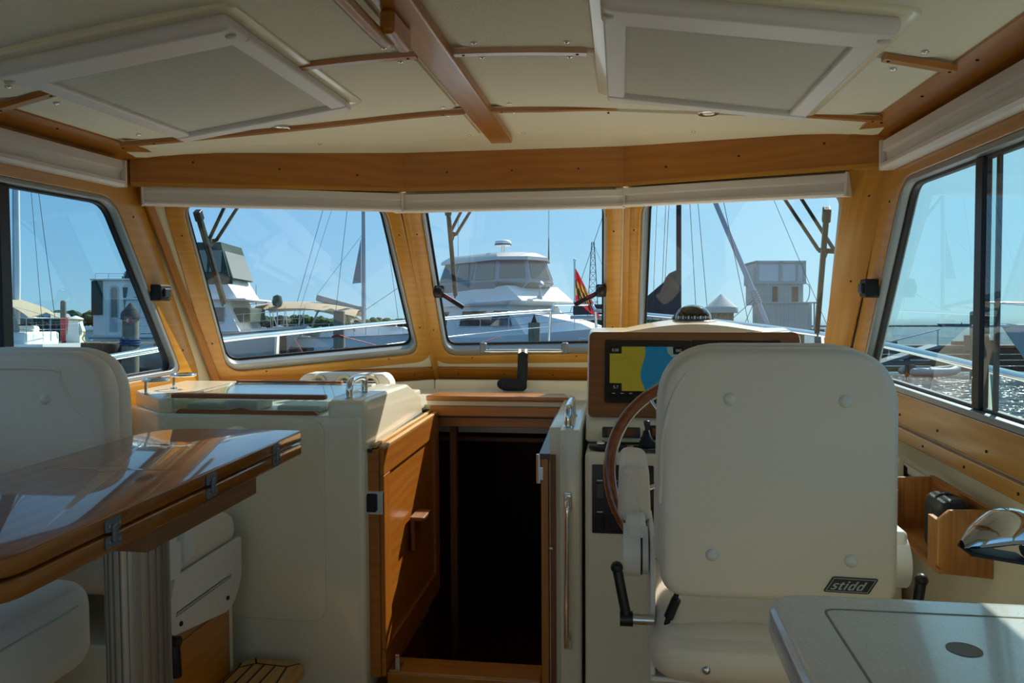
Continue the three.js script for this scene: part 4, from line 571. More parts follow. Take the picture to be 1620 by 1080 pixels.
// ---- wooden box on the starboard wall
const wb = thing('wall_box', 'open teak holder box screwed to the starboard cabin side', 'box');
part('back', bb(1.313, 1.3245, 0.715, 0.85, -2.28, -1.93), 'boxTeak', wb); part('bottom', bb(1.205, 1.313, 0.695, 0.707, -2.28, -1.93), 'boxTeak', wb);
for (const z of [-2.28, -1.942]) part('end_panel', ext(rpoly([[1.225, 0.695], [1.3245, 0.688], [1.3245, 0.848], [1.228, 0.845], [1.203, 0.822], [1.203, 0.715]], 0.003), 0.014, 0.002).translate(0, 0, z), 'boxTeak', wb, 'end panel with cut corners');
part('lip', bb(1.203, 1.214, 0.70, 0.82, -1.99, -1.942), 'boxTeak', wb); part('lip', bb(1.203, 1.214, 0.70, 0.82, -2.28, -2.225), 'boxTeak', wb);
const lc = thing('leather_case', 'black leather case standing in the teak holder box', 'case'); part('body', bx(0.075, 0.15, 0.13, 1.262, 0.783, -2.03, 0.03), 'blackLeather', lc); part('zip', tube([[1.225, 0.72, -2.03], [1.2245, 0.80, -2.03], [1.235, 0.85, -2.03], [1.262, 0.8605, -2.03], [1.29, 0.85, -2.03]], 0.003, 20, 6), 'smoke', lc);
const rr = thing('wall_bracket', 'black upright bracket on the starboard side beyond the helm chair', 'bracket'); part('bracket_body', bb(1.29, 1.3245, 0.745, 0.835, -2.52, -2.47, 0.012), 'black', rr);
// ---- the boat's own rail, flag and wipers
const RAIL = [[1.84, 1.045, -2.2], [1.78, 1.075, -3.0], [1.66, 1.115, -3.76], [1.55, 1.125, -4.69], [1.22, 1.145, -6.0], [0.72, 1.17, -7.2], [0.225, 1.192, -8.0]], bow = thing('bow_rail', 'stainless rail around the bow of the boat outside the windscreen', 'rail');
for (const s of [-1, 1]) {
  const f = ([x, y, z]) => V(s * x, y, z), curve = new THREE.CatmullRomCurve3(RAIL.map(f));
  part('top_rail', tube(RAIL.map(f), 0.0165, 60, 10), 'chrome', bow); part('mid_wire', tube(RAIL.map(([x, y, z]) => V(s * x, y - 0.16, z)), 0.004, 50, 6), 'steel', bow);
  for (const t of [0.02, 0.17, 0.47, 0.72, 1]) { const p = curve.getPoint(t); part('stanchion', cyl(p, p.clone().setY(0.70).add(V(s * 0.03, 0, 0)), 0.0135, 0.0135, 10), 'chrome', bow); }
}
part('pulpit', tube([[-0.225, 1.192, -8.0], [-0.20, 1.235, -8.03], [-0.17, 1.25, -8.06], [0.17, 1.25, -8.06], [0.20, 1.235, -8.03], [0.225, 1.192, -8.0]], 0.0145, 30, 10), 'chrome', bow);
const flag = thing('flag', 'red flag with a black and gold quarter hanging from a bow staff', 'flag');
part('staff', [cyl([0.017, 1.235, -8.06], [0.014, 1.70, -8.06], 0.010), ball(0.014, 1.705, -8.06, 0.014)], 'steel', flag);
{ const c = document.createElement('canvas'); c.width = 256; c.height = 384; const k = c.getContext('2d'); k.fillStyle = '#c8202a'; k.fillRect(0, 0, 256, 384); k.fillStyle = '#d9992a'; k.fillRect(0, 140, 256, 170); k.fillStyle = '#c8202a'; k.fillRect(170, 200, 86, 184); k.fillStyle = '#1a1714'; for (let i = 0; i < 5; i++) { k.beginPath(); k.moveTo(i * 40 - 10, 130 + (i % 2) * 80); k.lineTo(i * 40 + 20, 130 + (i % 2) * 80); k.lineTo(i * 40 + 36, 230 + (i % 2) * 60); k.lineTo(i * 40 + 6, 230 + (i % 2) * 60); k.fill(); k.beginPath(); k.moveTo(i * 40 + 16, 232 + (i % 2) * 50); k.lineTo(i * 40 + 44, 232 + (i % 2) * 50); k.lineTo(i * 40 + 50, 340 + (i % 2) * 30); k.lineTo(i * 40 + 22, 340 + (i % 2) * 30); k.fill(); }
  const t = new THREE.CanvasTexture(c); t.colorSpace = THREE.SRGBColorSpace; const m = new THREE.MeshPhysicalMaterial({ name: 'flag_cloth', map: t, roughness: 0.95, transmission: 0.35, thickness: 0, side: THREE.DoubleSide });
  const N = 16, R = 20, pos = [], uv = [], P = (i, j) => { const u = i / N, v = j / R, w = 0.035 + 0.175 * Math.min(1, v * 1.15) * (v > 0.9 ? 1 : 1), drop = 0.14 * u; return [0.024 + u * w + 0.03 * v * u, 1.62 - v * 0.33 - drop * (0.4 + v), -8.06 + 0.022 * Math.sin(u * 9 + v * 2.2) * (0.3 + u)]; };
  for (let i = 0; i < N; i++) for (let j = 0; j < R; j++) for (const [a, b] of [[0, 0], [0, 1], [1, 1], [0, 0], [1, 1], [1, 0]]) { pos.push(...P(i + a, j + b)); uv.push((i + a) / N, 1 - (j + b) / R); }
  const g = new THREE.BufferGeometry(); g.setAttribute('position', new THREE.Float32BufferAttribute(pos, 3)); g.setAttribute('uv', new THREE.Float32BufferAttribute(uv, 2)); g.computeVertexNormals(); part('cloth', toCreasedNormals(g, 1.2), m, flag, 'red, black and gold cloth'); }
for (const [k, b0, b1, arms, l] of [['p', [0.175, 0.863], [0.150, 0.40], [[[0.345, 0.99], [0.172, 0.70]], [[0.405, 0.99], [0.205, 0.71]]], 'wiper outside the port windscreen pane'], ['c', [0.178, 0.953], [0.149, 0.45], [[[0.304, 1.03], [0.163, 0.79]], [[0.36, 1.03], [0.190, 0.78]]], 'wiper outside the middle windscreen pane'], ['s', [0.800, 0.821], [0.850, 0.24], [[[0.56, 0.985], [0.79, 0.625]], [[0.62, 0.985], [0.85, 0.615]]], 'wiper outside the starboard windscreen pane']]) {
  const w = thing('wiper', l, 'wiper'), a = at(k, ...b0, -0.085), b = at(k, ...b1, -0.08);
  part('blade', [bar(a, b, 0.020, 0.024, 0.004), bar(a, a.clone().lerp(b, 0.1), 0.030, 0.034, 0.006)], 'black', w); part('rubber', bar(a.clone().lerp(b, 0.02).add(V(0, -0.012, 0.012)), b.clone().add(V(0, -0.012, 0.012)), 0.006, 0.012), 'gasket', w);
  const e = []; for (const [p, q] of arms) { const A = at(k, ...p, -0.105), B = at(k, ...q, -0.11); part('arm', [cyl(A, B, 0.0065, 0.008, 8), cyl(A, A.clone().lerp(B, 0.09), 0.012, 0.012, 8)], 'black', w); e.push(B); }
  const mid = a.clone().lerp(b, 0.37); part('yoke', [bar(e[0], e[1], 0.016, 0.02, 0.004), bar(e[0].clone().lerp(e[1], 0.4), mid, 0.02, 0.024, 0.005)], 'black', w);
}

// ================================================================ THE MARINA (level with the sea)
afloat = false;
const YAWC = Math.atan(170 / 1245);
// a place out there: x along our view's right, y above the water, z towards us
const spot = (x, z, heading = 0) => new THREE.Matrix4().makeTranslation(x, SEA, z).multiply(new THREE.Matrix4().makeRotationY(YAWC - heading));
mat('hullWhite', 0xeceeec, { roughness: 0.3, clearcoat: 0.4 }); mat('deckWhite', 0xf0efe9, { roughness: 0.55 }); mat('glassDark', 0x2a3238, { roughness: 0.08, clearcoat: 1 });
mat('greenCanvas', 0x27463f, { roughness: 0.9 }); mat('tanCanvas', 0xb7a68a, { roughness: 0.95 }); mat('greyCanvas', 0xa9abad, { roughness: 0.9 }); mat('navyCanvas', 0x252c3b, { roughness: 0.9 }); mat('vinylWindow', 0xb4b0a2, { roughness: 0.2, transmission: 0.45, thickness: 0 });
mat('mastAlloy', 0xb6bac0, { metalness: 0.3, roughness: 0.5 }); mat('pileWood', 0xffffff, { map: wood(0x9b917f, 0x6a6154, 41), roughness: 0.9 }); mat('dockWood', 0xffffff, { map: wood(0x8b7a63, 0x5a4b3b, 42), roughness: 0.9 }); mat('dockDark', 0xffffff, { map: wood(0x5e5347, 0x3a322a, 43), roughness: 0.9 }); mat('rubber', 0x1c1d1f, { roughness: 0.8 }); mat('tarGreen', 0x3d5148, { roughness: 0.9 });
mat('foliage', 0x3c5731, { roughness: 0.95 }); mat('shore', 0x5b6a52, { roughness: 1 }); mat('shipGrey', 0x6b7075, { roughness: 1 }); mat('rope', 0xc9c4b4, { roughness: 0.9 }); mat('ropeBlue', 0x2d4f78, { roughness: 0.9 }); mat('bootTop', 0x2f3d55, { roughness: 0.5 }); mat('dinghyGrey', 0xb8bbbe, { roughness: 0.6 }); mat('hazeGrey', 0xffffff, { map: wood(0xc6ccc4, 0xa3aaa3, 44, 0.3), roughness: 0.9 }); mat('towerPanel', 0xd0d8da, { roughness: 0.7 }); mat('rust', 0x7d5f4c, { roughness: 0.9 }); mat('yellow', 0xd9b13a, { roughness: 0.6 }); mat('lineBlack', 0x33373b, { roughness: 0.7 });  // tower greys are lightened, the veiling glare is put into their colour
// water
{ const N = 512, bump = (s, a, b) => tex(N, N, (u, v) => { let h = 0; for (const [n, m, w] of [[a, b, 0.5], [a * 2 + 1, b * 2 - 1, 0.3], [a * 4, b * 5, 0.2]]) h += w * fbm(u * n, v * m, n, m, s + n, 2); return [255 * h, 255 * h, 255 * h]; }, 1 / 9, 1 / 9, false);
  const w = mat('water', 0x0c222b, { roughness: 0.1, bumpMap: bump(71, 9, 13), bumpScale: 0.20 }); w.ior = 1.33; w.bumpMap.repeat.set(1 / 5.3, 1 / 5.3);
  single('water', auv(new THREE.PlaneGeometry(3000, 144).rotateX(-PI / 2)).translate(0, SEA, 26), w, 'rippled blue-grey sheltered water of the marina', 'water', null, 'stuff');
  const b = mat('bayWater', 0x0c222b, { roughness: 0.12, bumpMap: bump(83, 7, 11), bumpScale: 1.6 }); b.ior = 1.33; b.bumpMap.repeat.set(1 / 6.1, 1 / 6.1);
  single('bay_water', auv(new THREE.PlaneGeometry(9000, 7000).rotateX(-PI / 2)).translate(0, SEA, -3546), b, 'choppy open water of the bay out to the horizon', 'water', null, 'stuff'); }
function hullLoft(L, B, y0, y1, rake, tuck = 0.75) {   // x from the transom to the bow, sheer from y0 to y1
  const st = []; for (let i = 0; i <= 14; i++) { const u = i / 14, b = (B / 2) * Math.pow(Math.max(0.004, 1 - Math.pow(u, 3.2)), 0.75) * (0.86 + 0.14 * Math.sin(Math.min(1, u * 2.2) * PI / 2)), s = y0 + (y1 - y0) * u * u, x = (h) => u * (L - rake * (1 - h)); const row = []; for (const [zz, h] of [[-1, 1], [-0.97 - 0.03 * u, 0.55], [-tuck * (1 - 0.3 * u), 0.12], [0, -0.2], [tuck * (1 - 0.3 * u), 0.12], [0.97 + 0.03 * u, 0.55], [1, 1]]) row.push([x(Math.max(0, h)), h > 0 ? s * h : -0.25, zz * b]); st.push(row.reverse()); }
  return solid(st);
}
const rails = (pts, h, r = 0.014) => [tube(pts.map(([x, y, z]) => [x, y + h, z]), r, 40, 6), tube(pts.map(([x, y, z]) => [x, y + h * 0.5, z]), r * 0.6, 40, 5), ...pts.map(([x, y, z]) => cyl([x, y, z], [x, y + h, z], r, r, 6))];

// ---- big white trawler with green canvas, port side
{ const t = thing('trawler', 'large white trawler yacht with dark green flybridge canvas', 'motor yacht'), m = spot(-23.31, -32.65), p = (n, g, mm, l, par = t) => part(n, [].concat(g).map((q) => q.applyMatrix4(m)).reduce((a, b) => (a ? [...a, b] : [b]), null), mm, par, l);
  p('hull', hullLoft(9.4, 4.2, 1.75, 2.2, 1.9).translate(0, 0, -2.1), 'hullWhite', 'white flared hull'); p('rub_rail', [tube([[0, 1.62, 0.0], [3, 1.62, 0.03], [6, 1.78, -0.2], [8, 1.95, -1.0], [9.2, 2.05, -2.0]], 0.05, 30, 6)], 'greyCanvas');
  p('aft_cabin', bb(0.05, 2.2, 1.7, 4.25, -4.0, -0.25, 0.06), 'deckWhite'); p('saloon', hexa([1.6, 1.8, -4.0], [6.7, 1.9, -3.8], [6.7, 1.9, -0.35], [1.6, 1.8, -0.25], [1.6, 3.35, -3.9], [6.0, 3.35, -3.7], [6.0, 3.35, -0.45], [1.6, 3.35, -0.35]), 'deckWhite', 'white deckhouse');
  p('house_roof', [bb(1.4, 7.05, 3.32, 3.42, -4.0, -0.15, 0.04), bb(0.0, 2.3, 4.22, 4.30, -4.1, -0.1, 0.03)], 'deckWhite'); p('flybridge', hexa([1.5, 3.4, -3.7], [6.6, 3.4, -3.6], [6.6, 3.4, -0.4], [1.5, 3.4, -0.4], [1.35, 4.32, -3.8], [6.0, 4.32, -3.7], [6.0, 4.32, -0.3], [1.35, 4.32, -0.3]), 'deckWhite', 'white flybridge sides');
  const cv = p('flybridge_canvas', hexa([1.45, 4.32, -3.7], [6.25, 4.32, -3.6], [6.25, 4.32, -0.35], [1.45, 4.32, -0.35], [1.75, 5.95, -3.5], [5.75, 6.0, -3.4], [5.75, 6.0, -0.6], [1.75, 5.95, -0.6]), 'greenCanvas', 'dark green canvas enclosure');
  for (const [a, b] of [[1.75, 2.7], [2.85, 4.0], [4.15, 5.2], [5.3, 5.85]]) p('canvas_window', hexa([a, 4.62, -0.36], [b, 4.62, -0.36], [b, 4.62, -0.40], [a, 4.62, -0.40], [a + 0.1, 5.62, -0.52], [b - 0.02, 5.62, -0.52], [b - 0.02, 5.62, -0.56], [a + 0.1, 5.62, -0.56]), 'vinylWindow', 'clear vinyl window', cv);
  p('front_screen', [hexa([6.3, 4.35, -3.4], [6.36, 4.35, -3.4], [6.36, 4.35, -0.5], [6.3, 4.35, -0.5], [5.85, 5.6, -3.3], [5.9, 5.6, -3.3], [5.9, 5.6, -0.7], [5.85, 5.6, -0.7])], 'vinylWindow', 'clear vinyl window', cv); p('canvas_hem', bb(1.35, 6.4, 4.05, 4.4, -0.36, -0.30, 0.01), 'greenCanvas');
  p('aft_curtain', bb(0.02, 0.52, 2.65, 4.2, -0.26, -0.18, 0.02), 'greenCanvas', 'dark green aft curtain');
  const dr = p('door', ext(rpoly([[0.85, 1.9], [1.25, 1.9], [1.25, 4.0], [0.85, 4.0]], [0.02, 0.02, 0.18, 0.18]), 0.05).translate(0, 0, -0.26), 'mastAlloy', 'arched side door'); p('pane', ext(rpoly([[0.92, 2.55], [1.19, 2.55], [1.19, 3.9], [0.92, 3.9]], [0.02, 0.02, 0.13, 0.13]), 0.02).translate(0, 0, -0.215), 'glassDark', null, dr); p('quarter_window', ext([[1.5, 2.85], [1.66, 3.9], [1.42, 3.9]], 0.03).translate(0, 0, -0.26), 'glassDark');
  for (const [a, b, y0, y1] of [[2.75, 3.2, 2.35, 3.0], [3.35, 4.2, 2.35, 3.0], [4.4, 5.2, 2.35, 3.0], [5.35, 6.0, 2.35, 3.0]]) p('window', hexa([a, y0, -0.30], [b, y0, -0.30], [b, y0, -0.38], [a, y0, -0.38], [a, y1, -0.36], [b, y1, -0.36], [b, y1, -0.44], [a, y1, -0.44]), 'glassDark', 'dark saloon window'); for (const x of [0.55, 1.0, 2.95, 3.9]) p('portlight', ext(rrect(x, x + 0.28, 1.2, 1.45, 0.05), 0.05).translate(0, 0, -0.03), 'glassDark', 'small hull portlight');
  p('deck_rail', rails([[1.3, 1.75, -0.1], [2.6, 1.77, -0.08], [4, 1.8, -0.1], [5.4, 1.85, -0.25], [6.8, 1.95, -0.6], [8, 2.05, -1.1], [9.2, 2.15, -2.0]], 0.75), 'steel'); p('roof_rail', rails([[0.2, 4.3, -0.2], [0.8, 4.3, -0.2], [1.5, 4.3, -0.2]], 0.22), 'steel'); p('life_raft', cyl([1.0, 4.45, -1.5], [2.0, 4.45, -1.5], 0.3, 0.3, 16), 'greyCanvas', 'grey life raft canister'); p('antenna', cyl([1.6, 4.3, -0.6], [1.75, 8.4, -0.6], 0.012, 0.006, 6), 'hullWhite'); p('eyebrow', bb(1.9, 5.3, 3.42, 3.47, -0.42, -0.25), 'greyCanvas'); p('winch', [cyl([3.15, 3.5, -0.28], [3.15, 4.2, -0.28], 0.03), lathe([[0.1, 0], [0.06, 0.08], [0.09, 0.16]], 3.15, 3.6, -0.25, 12), bb(2.7, 3.1, 3.56, 3.6, -0.32, -0.24)], 'steel'); p('fore_canvas', [bb(6.2, 7.0, 2.3, 3.0, -3.2, -0.9, 0.1)], 'tarGreen', 'green canvas screen cover'); }

// ---- cruising sailboat with tan bimini, between the trawler and the middle yacht
{ const t = thing('sailing_yacht', 'white sailing yacht with a tan bimini and grey boom cover', 'sailboat'), m = spot(-17.0, -36.48), p = (n, g, mm, l, par = t) => part(n, [].concat(g).map((q) => q.applyMatrix4(m)), mm, par, l);
  p('hull', hullLoft(8.3, 3.6, 1.55, 1.9, 1.0, 0.6).translate(0.9, 0, -1.8), 'hullWhite', 'white hull'); p('toe_rail', [tube([[0.9, 1.58, -0.2], [4, 1.6, -0.02], [6.6, 1.72, -0.35], [8.2, 1.83, -1.1], [9.15, 1.92, -1.8]], 0.03, 30, 6)], 'mastAlloy'); p('coachroof', hexa([3.3, 1.5, -3.2], [7.8, 1.7, -2.5], [7.8, 1.7, -1.1], [3.3, 1.5, -0.4], [3.5, 2.15, -3.0], [6.8, 2.1, -2.4], [6.8, 2.1, -1.2], [3.5, 2.15, -0.6]), 'deckWhite', 'white coachroof');
  for (const [a, b] of [[1.45, 2.65], [4.0, 6.1], [0.75, 0.9]]) p('hull_window', ext(rrect(a, b, 0.82, 1.1, 0.04), 0.06).translate(0, 0, a > 3 ? -0.06 : -0.16), 'glassDark', 'dark hull window'); for (const x of [5.2, 6.3]) p('hatch', bx(0.5, 0.08, 0.5, x, 2.17, -1.2, 0.03), 'glassDark');
  const bim = []; for (let i = 0; i <= 12; i++) { const u = i / 12, x = -0.45 + u * 5.1, y = 3.18 + 0.2 * Math.sin(u * PI) - 0.25 * u * u; bim.push([[x, y - 0.32, -3.2], [x, y, -2.4], [x, y + 0.06, -1.7], [x, y, -1.0], [x, y - 0.32, -0.2]]); } p('bimini', [skin(bim), skin(bim.map((r) => r.map(([x, y, z]) => [x, y - 0.03, z]).reverse()))], 'tanCanvas', 'tan canvas bimini'); const dod = []; for (let i = 0; i <= 8; i++) { const u = i / 8; dod.push([[2.6 + u * 1.9, 2.2 + 0.65 * Math.cos(u * 1.45), -0.35 - 0.1 * u], [2.75 + u * 1.7, 2.55 + 0.72 * Math.cos(u * 1.45) - 0.2 * u, -1.0], [2.75 + u * 1.7, 2.6 + 0.72 * Math.cos(u * 1.45) - 0.2 * u, -2.6], [2.6 + u * 1.9, 2.2 + 0.65 * Math.cos(u * 1.45), -3.2]]); } p('sprayhood', skin(dod), 'vinylWindow', 'clear sprayhood screen'); p('sprayhood_frame', [tube([[2.4, 1.7, -0.3], [2.8, 2.9, -0.45], [3.4, 3.15, -1.2], [3.4, 3.15, -2.4], [2.8, 2.9, -3.1]], 0.05, 24, 6), tube([[4.6, 1.9, -0.4], [4.1, 2.8, -0.6], [4.0, 3.0, -1.6]], 0.05, 16, 6)], 'tanCanvas');
  p('bimini_frame', [[-0.3, 2.9], [0.4, 3.1], [1.2, 3.1], [2.2, 3.1]].flatMap(([x, y]) => [cyl([x * 0.6 + 0.3, 1.55, -0.3], [x, y, -0.3], 0.02, 0.02, 6), cyl([x * 0.6 + 0.3, 1.55, -3.1], [x, y, -3.1], 0.02, 0.02, 6)]), 'steel'); p('pushpit', rails([[0.95, 1.56, -3.2], [0.9, 1.56, -1.8], [0.95, 1.56, -0.3], [2.2, 1.58, -0.15], [3.4, 1.6, -0.1]], 0.65), 'steel');
  p('mast', cyl([4.77, 1.9, -1.75], [4.77, 16, -1.75], 0.10, 0.085, 14), 'mastAlloy', 'grey alloy mast'); p('boom', [bar([4.7, 2.95, -1.75], [2.4, 3.6, -1.6], 0.28, 0.34, 0.1)], 'greyCanvas', 'boom with grey sail cover'); p('furled_sail', ext([[4.66, 6.6], [4.66, 4.35], [4.22, 4.3]], 0.04).translate(0, 0, -1.7), 'greyCanvas', 'grey-white scrap of sail'); p('radar_cover', [lathe([[0, 0], [0.2, 0.03], [0.26, 0.2], [0.2, 0.5], [0, 0.58]], 0.74, 3.12, -0.5, 16)], 'tarGreen', 'dark round cover'); p('radar_pole', cyl([0.74, 1.5, -0.5], [0.74, 3.2, -0.5], 0.03), 'steel'); p('whip', [cyl([-0.35, 3.2, -0.6], [-0.35, 4.2, -0.6], 0.02, 0.01, 6), bar([-0.9, 3.2, -0.6], [0.2, 3.3, -0.6], 0.03, 0.03)], 'lineBlack');
  const top = [4.77, 15.5, -1.75]; p('rigging', [[3.6, 1.75, -0.1], [5.2, 1.7, -0.1], [9.1, 2.1, -1.8], [0.9, 1.7, -1.8], [6.8, 2, -0.5]].map((q) => wire(q, top, 0.012)).concat([wire([4.77, 6.9, -1.75], [2.4, 3.7, -1.6], 0.008), wire([4.4, 12, -1.75], [1.6, 2.0, -0.3], 0.008), wire([4.77, 2.9, -1.75], [7.6, 4.8, -1.75], 0.012)]), 'lineBlack', 'wire rigging'); p('lifelines', [wire([3.4, 2.25, -0.1], [7, 2.38, -0.3], 0.01), wire([7, 2.38, -0.3], [9.0, 2.5, -1.6], 0.01), ...[4.6, 5.8, 7.0].map((x) => cyl([x, 1.65, -0.15 - 0.06 * (x - 4)], [x, 2.35, -0.15 - 0.06 * (x - 4)], 0.012, 0.012, 6))], 'steel'); p('deck_clutter', [0.6, 1.1, 1.6, 2.0].map((x, i) => bx(0.4, 0.3 + 0.1 * (i % 2), 0.3, x + 0.6, 1.8, -0.6, 0.08)), 'tanCanvas'); }
single('fender', lathe([[0, 0], [0.12, 0.05], [0.15, 0.2], [0.15, 0.85], [0.12, 1.0], [0, 1.05]], 0, 0, 0, 16).applyMatrix4(new THREE.Matrix4().makeTranslation(-15.1, SEA + 0.75, -35.0)), 'rubber', 'black sausage fender hanging beside the sailing yacht', 'fender');

// ---- motor yacht beyond the bow
{ const t = thing('motor_yacht', 'white flybridge motor yacht with grey canvas enclosure and radar dome', 'motor yacht'), m = spot(-4.77, -35.18, 0.87), p = (n, g, mm, l, par = t) => part(n, [].concat(g).map((q) => q.applyMatrix4(m)), mm, par, l);
  p('hull', hullLoft(13.5, 4.4, 1.5, 2.15, 1.8).translate(-7.5, 0, -2.0), 'hullWhite', 'white hull'); p('house', hexa([-6.2, 1.5, -3.9], [1.3, 1.7, -3.5], [1.3, 1.7, -0.3], [-6.2, 1.5, -0.1], [-6.0, 3.1, -3.8], [-0.1, 3.1, -3.5], [-0.1, 3.1, -0.3], [-6.0, 3.1, -0.2]), 'deckWhite', 'white deckhouse'); p('trunk', hexa([0.6, 1.7, -3.3], [4.6, 1.95, -2.5], [4.6, 1.95, -1.3], [0.6, 1.7, -0.5], [0.3, 2.85, -3.1], [3.5, 2.25, -2.4], [3.5, 2.25, -1.5], [0.3, 2.85, -0.7]), 'deckWhite', 'sloping white foredeck trunk');
  for (const [a, b] of [[-5.6, -3.7], [-3.45, -1.3], [-1.05, 0.1]]) p('window', hexa([a, 2.15, -0.10], [b + 0.25, 2.15, -0.24], [b + 0.25, 2.15, -0.32], [a, 2.15, -0.2], [a + 0.25, 2.85, -0.13], [b - 0.1, 2.85, -0.26], [b - 0.1, 2.85, -0.34], [a + 0.25, 2.85, -0.2]), 'glassDark', 'dark side window');
  p('flybridge_deck', hexa([-6.3, 3.1, -4.0], [0.3, 3.1, -3.7], [0.3, 3.1, -0.1], [-6.3, 3.1, 0.0], [-6.3, 3.28, -4.0], [0.7, 3.3, -3.8], [0.7, 3.3, 0.0], [-6.3, 3.28, 0.0]), 'hullWhite'); p('flybridge_front', hexa([-5.2, 3.28, -3.8], [1.0, 3.28, -3.5], [1.0, 3.28, -0.3], [-5.2, 3.28, -0.1], [-5.2, 3.75, -3.7], [-0.1, 4.0, -3.5], [-0.1, 4.0, -0.3], [-5.2, 3.75, -0.2]), 'deckWhite', 'white flybridge coaming');
  const oct = (x0, x1, z0, z1, c, y) => [[x0, y, z0], [x1 - c, y, z0], [x1, y, z0 + c], [x1, y, z1 - c], [x1 - c, y, z1], [x0, y, z1]].reverse(), enc = p('enclosure', solid([oct(-5.2, -0.15, -3.55, -0.3, 0.9, 3.8), oct(-5.2, 0.5, -3.75, -0.1, 1.1, 4.2), oct(-5.0, 0.1, -3.45, -0.4, 0.95, 5.25)]), 'greyCanvas', 'grey canvas flybridge enclosure'); p('enclosure_top', solid([oct(-5.2, 0.3, -3.6, -0.25, 1.0, 5.2), oct(-5.2, 0.25, -3.55, -0.3, 1.0, 5.36), oct(-4.9, -0.3, -3.2, -0.6, 0.9, 5.6)]), 'shadeCloth', 'pale hard top', enc);
  const face = (a, b, lift = 0.012, u0 = 0.08, u1 = 0.92, v0 = 0.1, v1 = 0.9) => { const q = (u, v) => { const lo = V(...a[0]).lerp(V(...a[1]), u), hi = V(...b[0]).lerp(V(...b[1]), u); return lo.lerp(hi, v); }, n = V(...a[1]).sub(V(...a[0])).cross(V(...b[0]).sub(V(...a[0]))).normalize(); const P = [[u0, v0], [u1, v0], [u1, v1], [u0, v1]].map(([u, v]) => q(u, v)), O = P.map((w) => w.clone().addScaledVector(n, lift)), I = P.map((w) => w.clone().addScaledVector(n, -lift)); return hexa(...I, ...O); };
  const lo = oct(-5.2, 0.5, -3.75, -0.1, 1.1, 4.2), hi = oct(-5.0, 0.1, -3.45, -0.4, 0.95, 5.25), bt = oct(-5.2, -0.15, -3.55, -0.3, 0.9, 3.8); for (const i of [1, 2, 3]) { p('vinyl_window', face([lo[i], lo[i + 1]], [hi[i], hi[i + 1]], 0.03, 0.1, 0.9, 0.14, 0.88), 'vinylWindow', 'clear vinyl window', enc); p('vinyl_window', face([bt[i], bt[i + 1]], [lo[i], lo[i + 1]], 0.03, 0.06, 0.94, 0.12, 0.85), 'vinylWindow', 'clear vinyl window', enc); } for (const [u0, u1] of [[0.03, 0.28], [0.33, 0.6], [0.65, 0.97]]) p('vinyl_window', face([lo[0], lo[1]], [hi[0], hi[1]], 0.03, u0, u1, 0.1, 0.9), 'vinylWindow', 'clear vinyl window', enc);
  const rd = p('radar_dome', lathe([[0, 0], [0.34, 0.02], [0.40, 0.1], [0.40, 0.22], [0.33, 0.30], [0, 0.31]], -1.9, 5.98, -1.6, 24), 'hullWhite', 'white radar dome'); p('dome_band', lathe([[0.405, 0.06], [0.408, 0.09], [0.405, 0.12]], -1.9, 5.98, -1.6, 24), 'ropeBlue', null, rd); p('radar_mast', [cyl([-2.1, 5.5, -1.7], [-1.95, 6.0, -1.6], 0.06), cyl([-1.7, 5.5, -1.5], [-1.8, 6.0, -1.6], 0.04)], 'hullWhite'); p('antenna', [cyl([-0.6, 5.3, -3.4], [-0.6, 6.4, -3.4], 0.035, 0.02, 8), cyl([-0.6, 6.3, -3.4], [-0.6, 9.4, -3.4], 0.014, 0.008, 6), cyl([-4.2, 5.4, -0.6], [-4.2, 7.6, -0.6], 0.012, 0.008, 6)], 'lineBlack'); p('searchlight', [cyl([0.75, 3.3, -1.6], [0.75, 3.85, -1.6], 0.05), lathe([[0, 0], [0.12, 0.03], [0.14, 0.2], [0, 0.22]], 0, 0, 0, 14).rotateZ(-1.2).translate(0.7, 4.0, -1.6), lathe([[0.16, 0], [0.1, 0.25]], 0.75, 3.3, -1.6, 12)], 'mastAlloy', 'searchlight');
  p('deck_rail', rails([[-3.5, 1.7, 0.1], [-1.5, 1.75, 0.1], [0.5, 1.8, 0.05], [2.2, 1.9, -0.2], [3.8, 2.0, -0.8], [5.0, 2.1, -1.5], [5.9, 2.15, -2.0]], 0.72, 0.018), 'steel'); p('fly_rail', [tube([[-5.8, 3.3, -0.1], [-5.8, 4.1, -0.1], [-5.2, 4.15, -0.1]], 0.02, 12, 6)], 'steel'); p('boot_stripe', [tube([[-7.4, 0.12, 0.0], [-3, 0.12, 0.12], [1, 0.12, -0.1], [3.4, 0.12, -1.0]], 0.06, 20, 6)], 'bootTop'); }

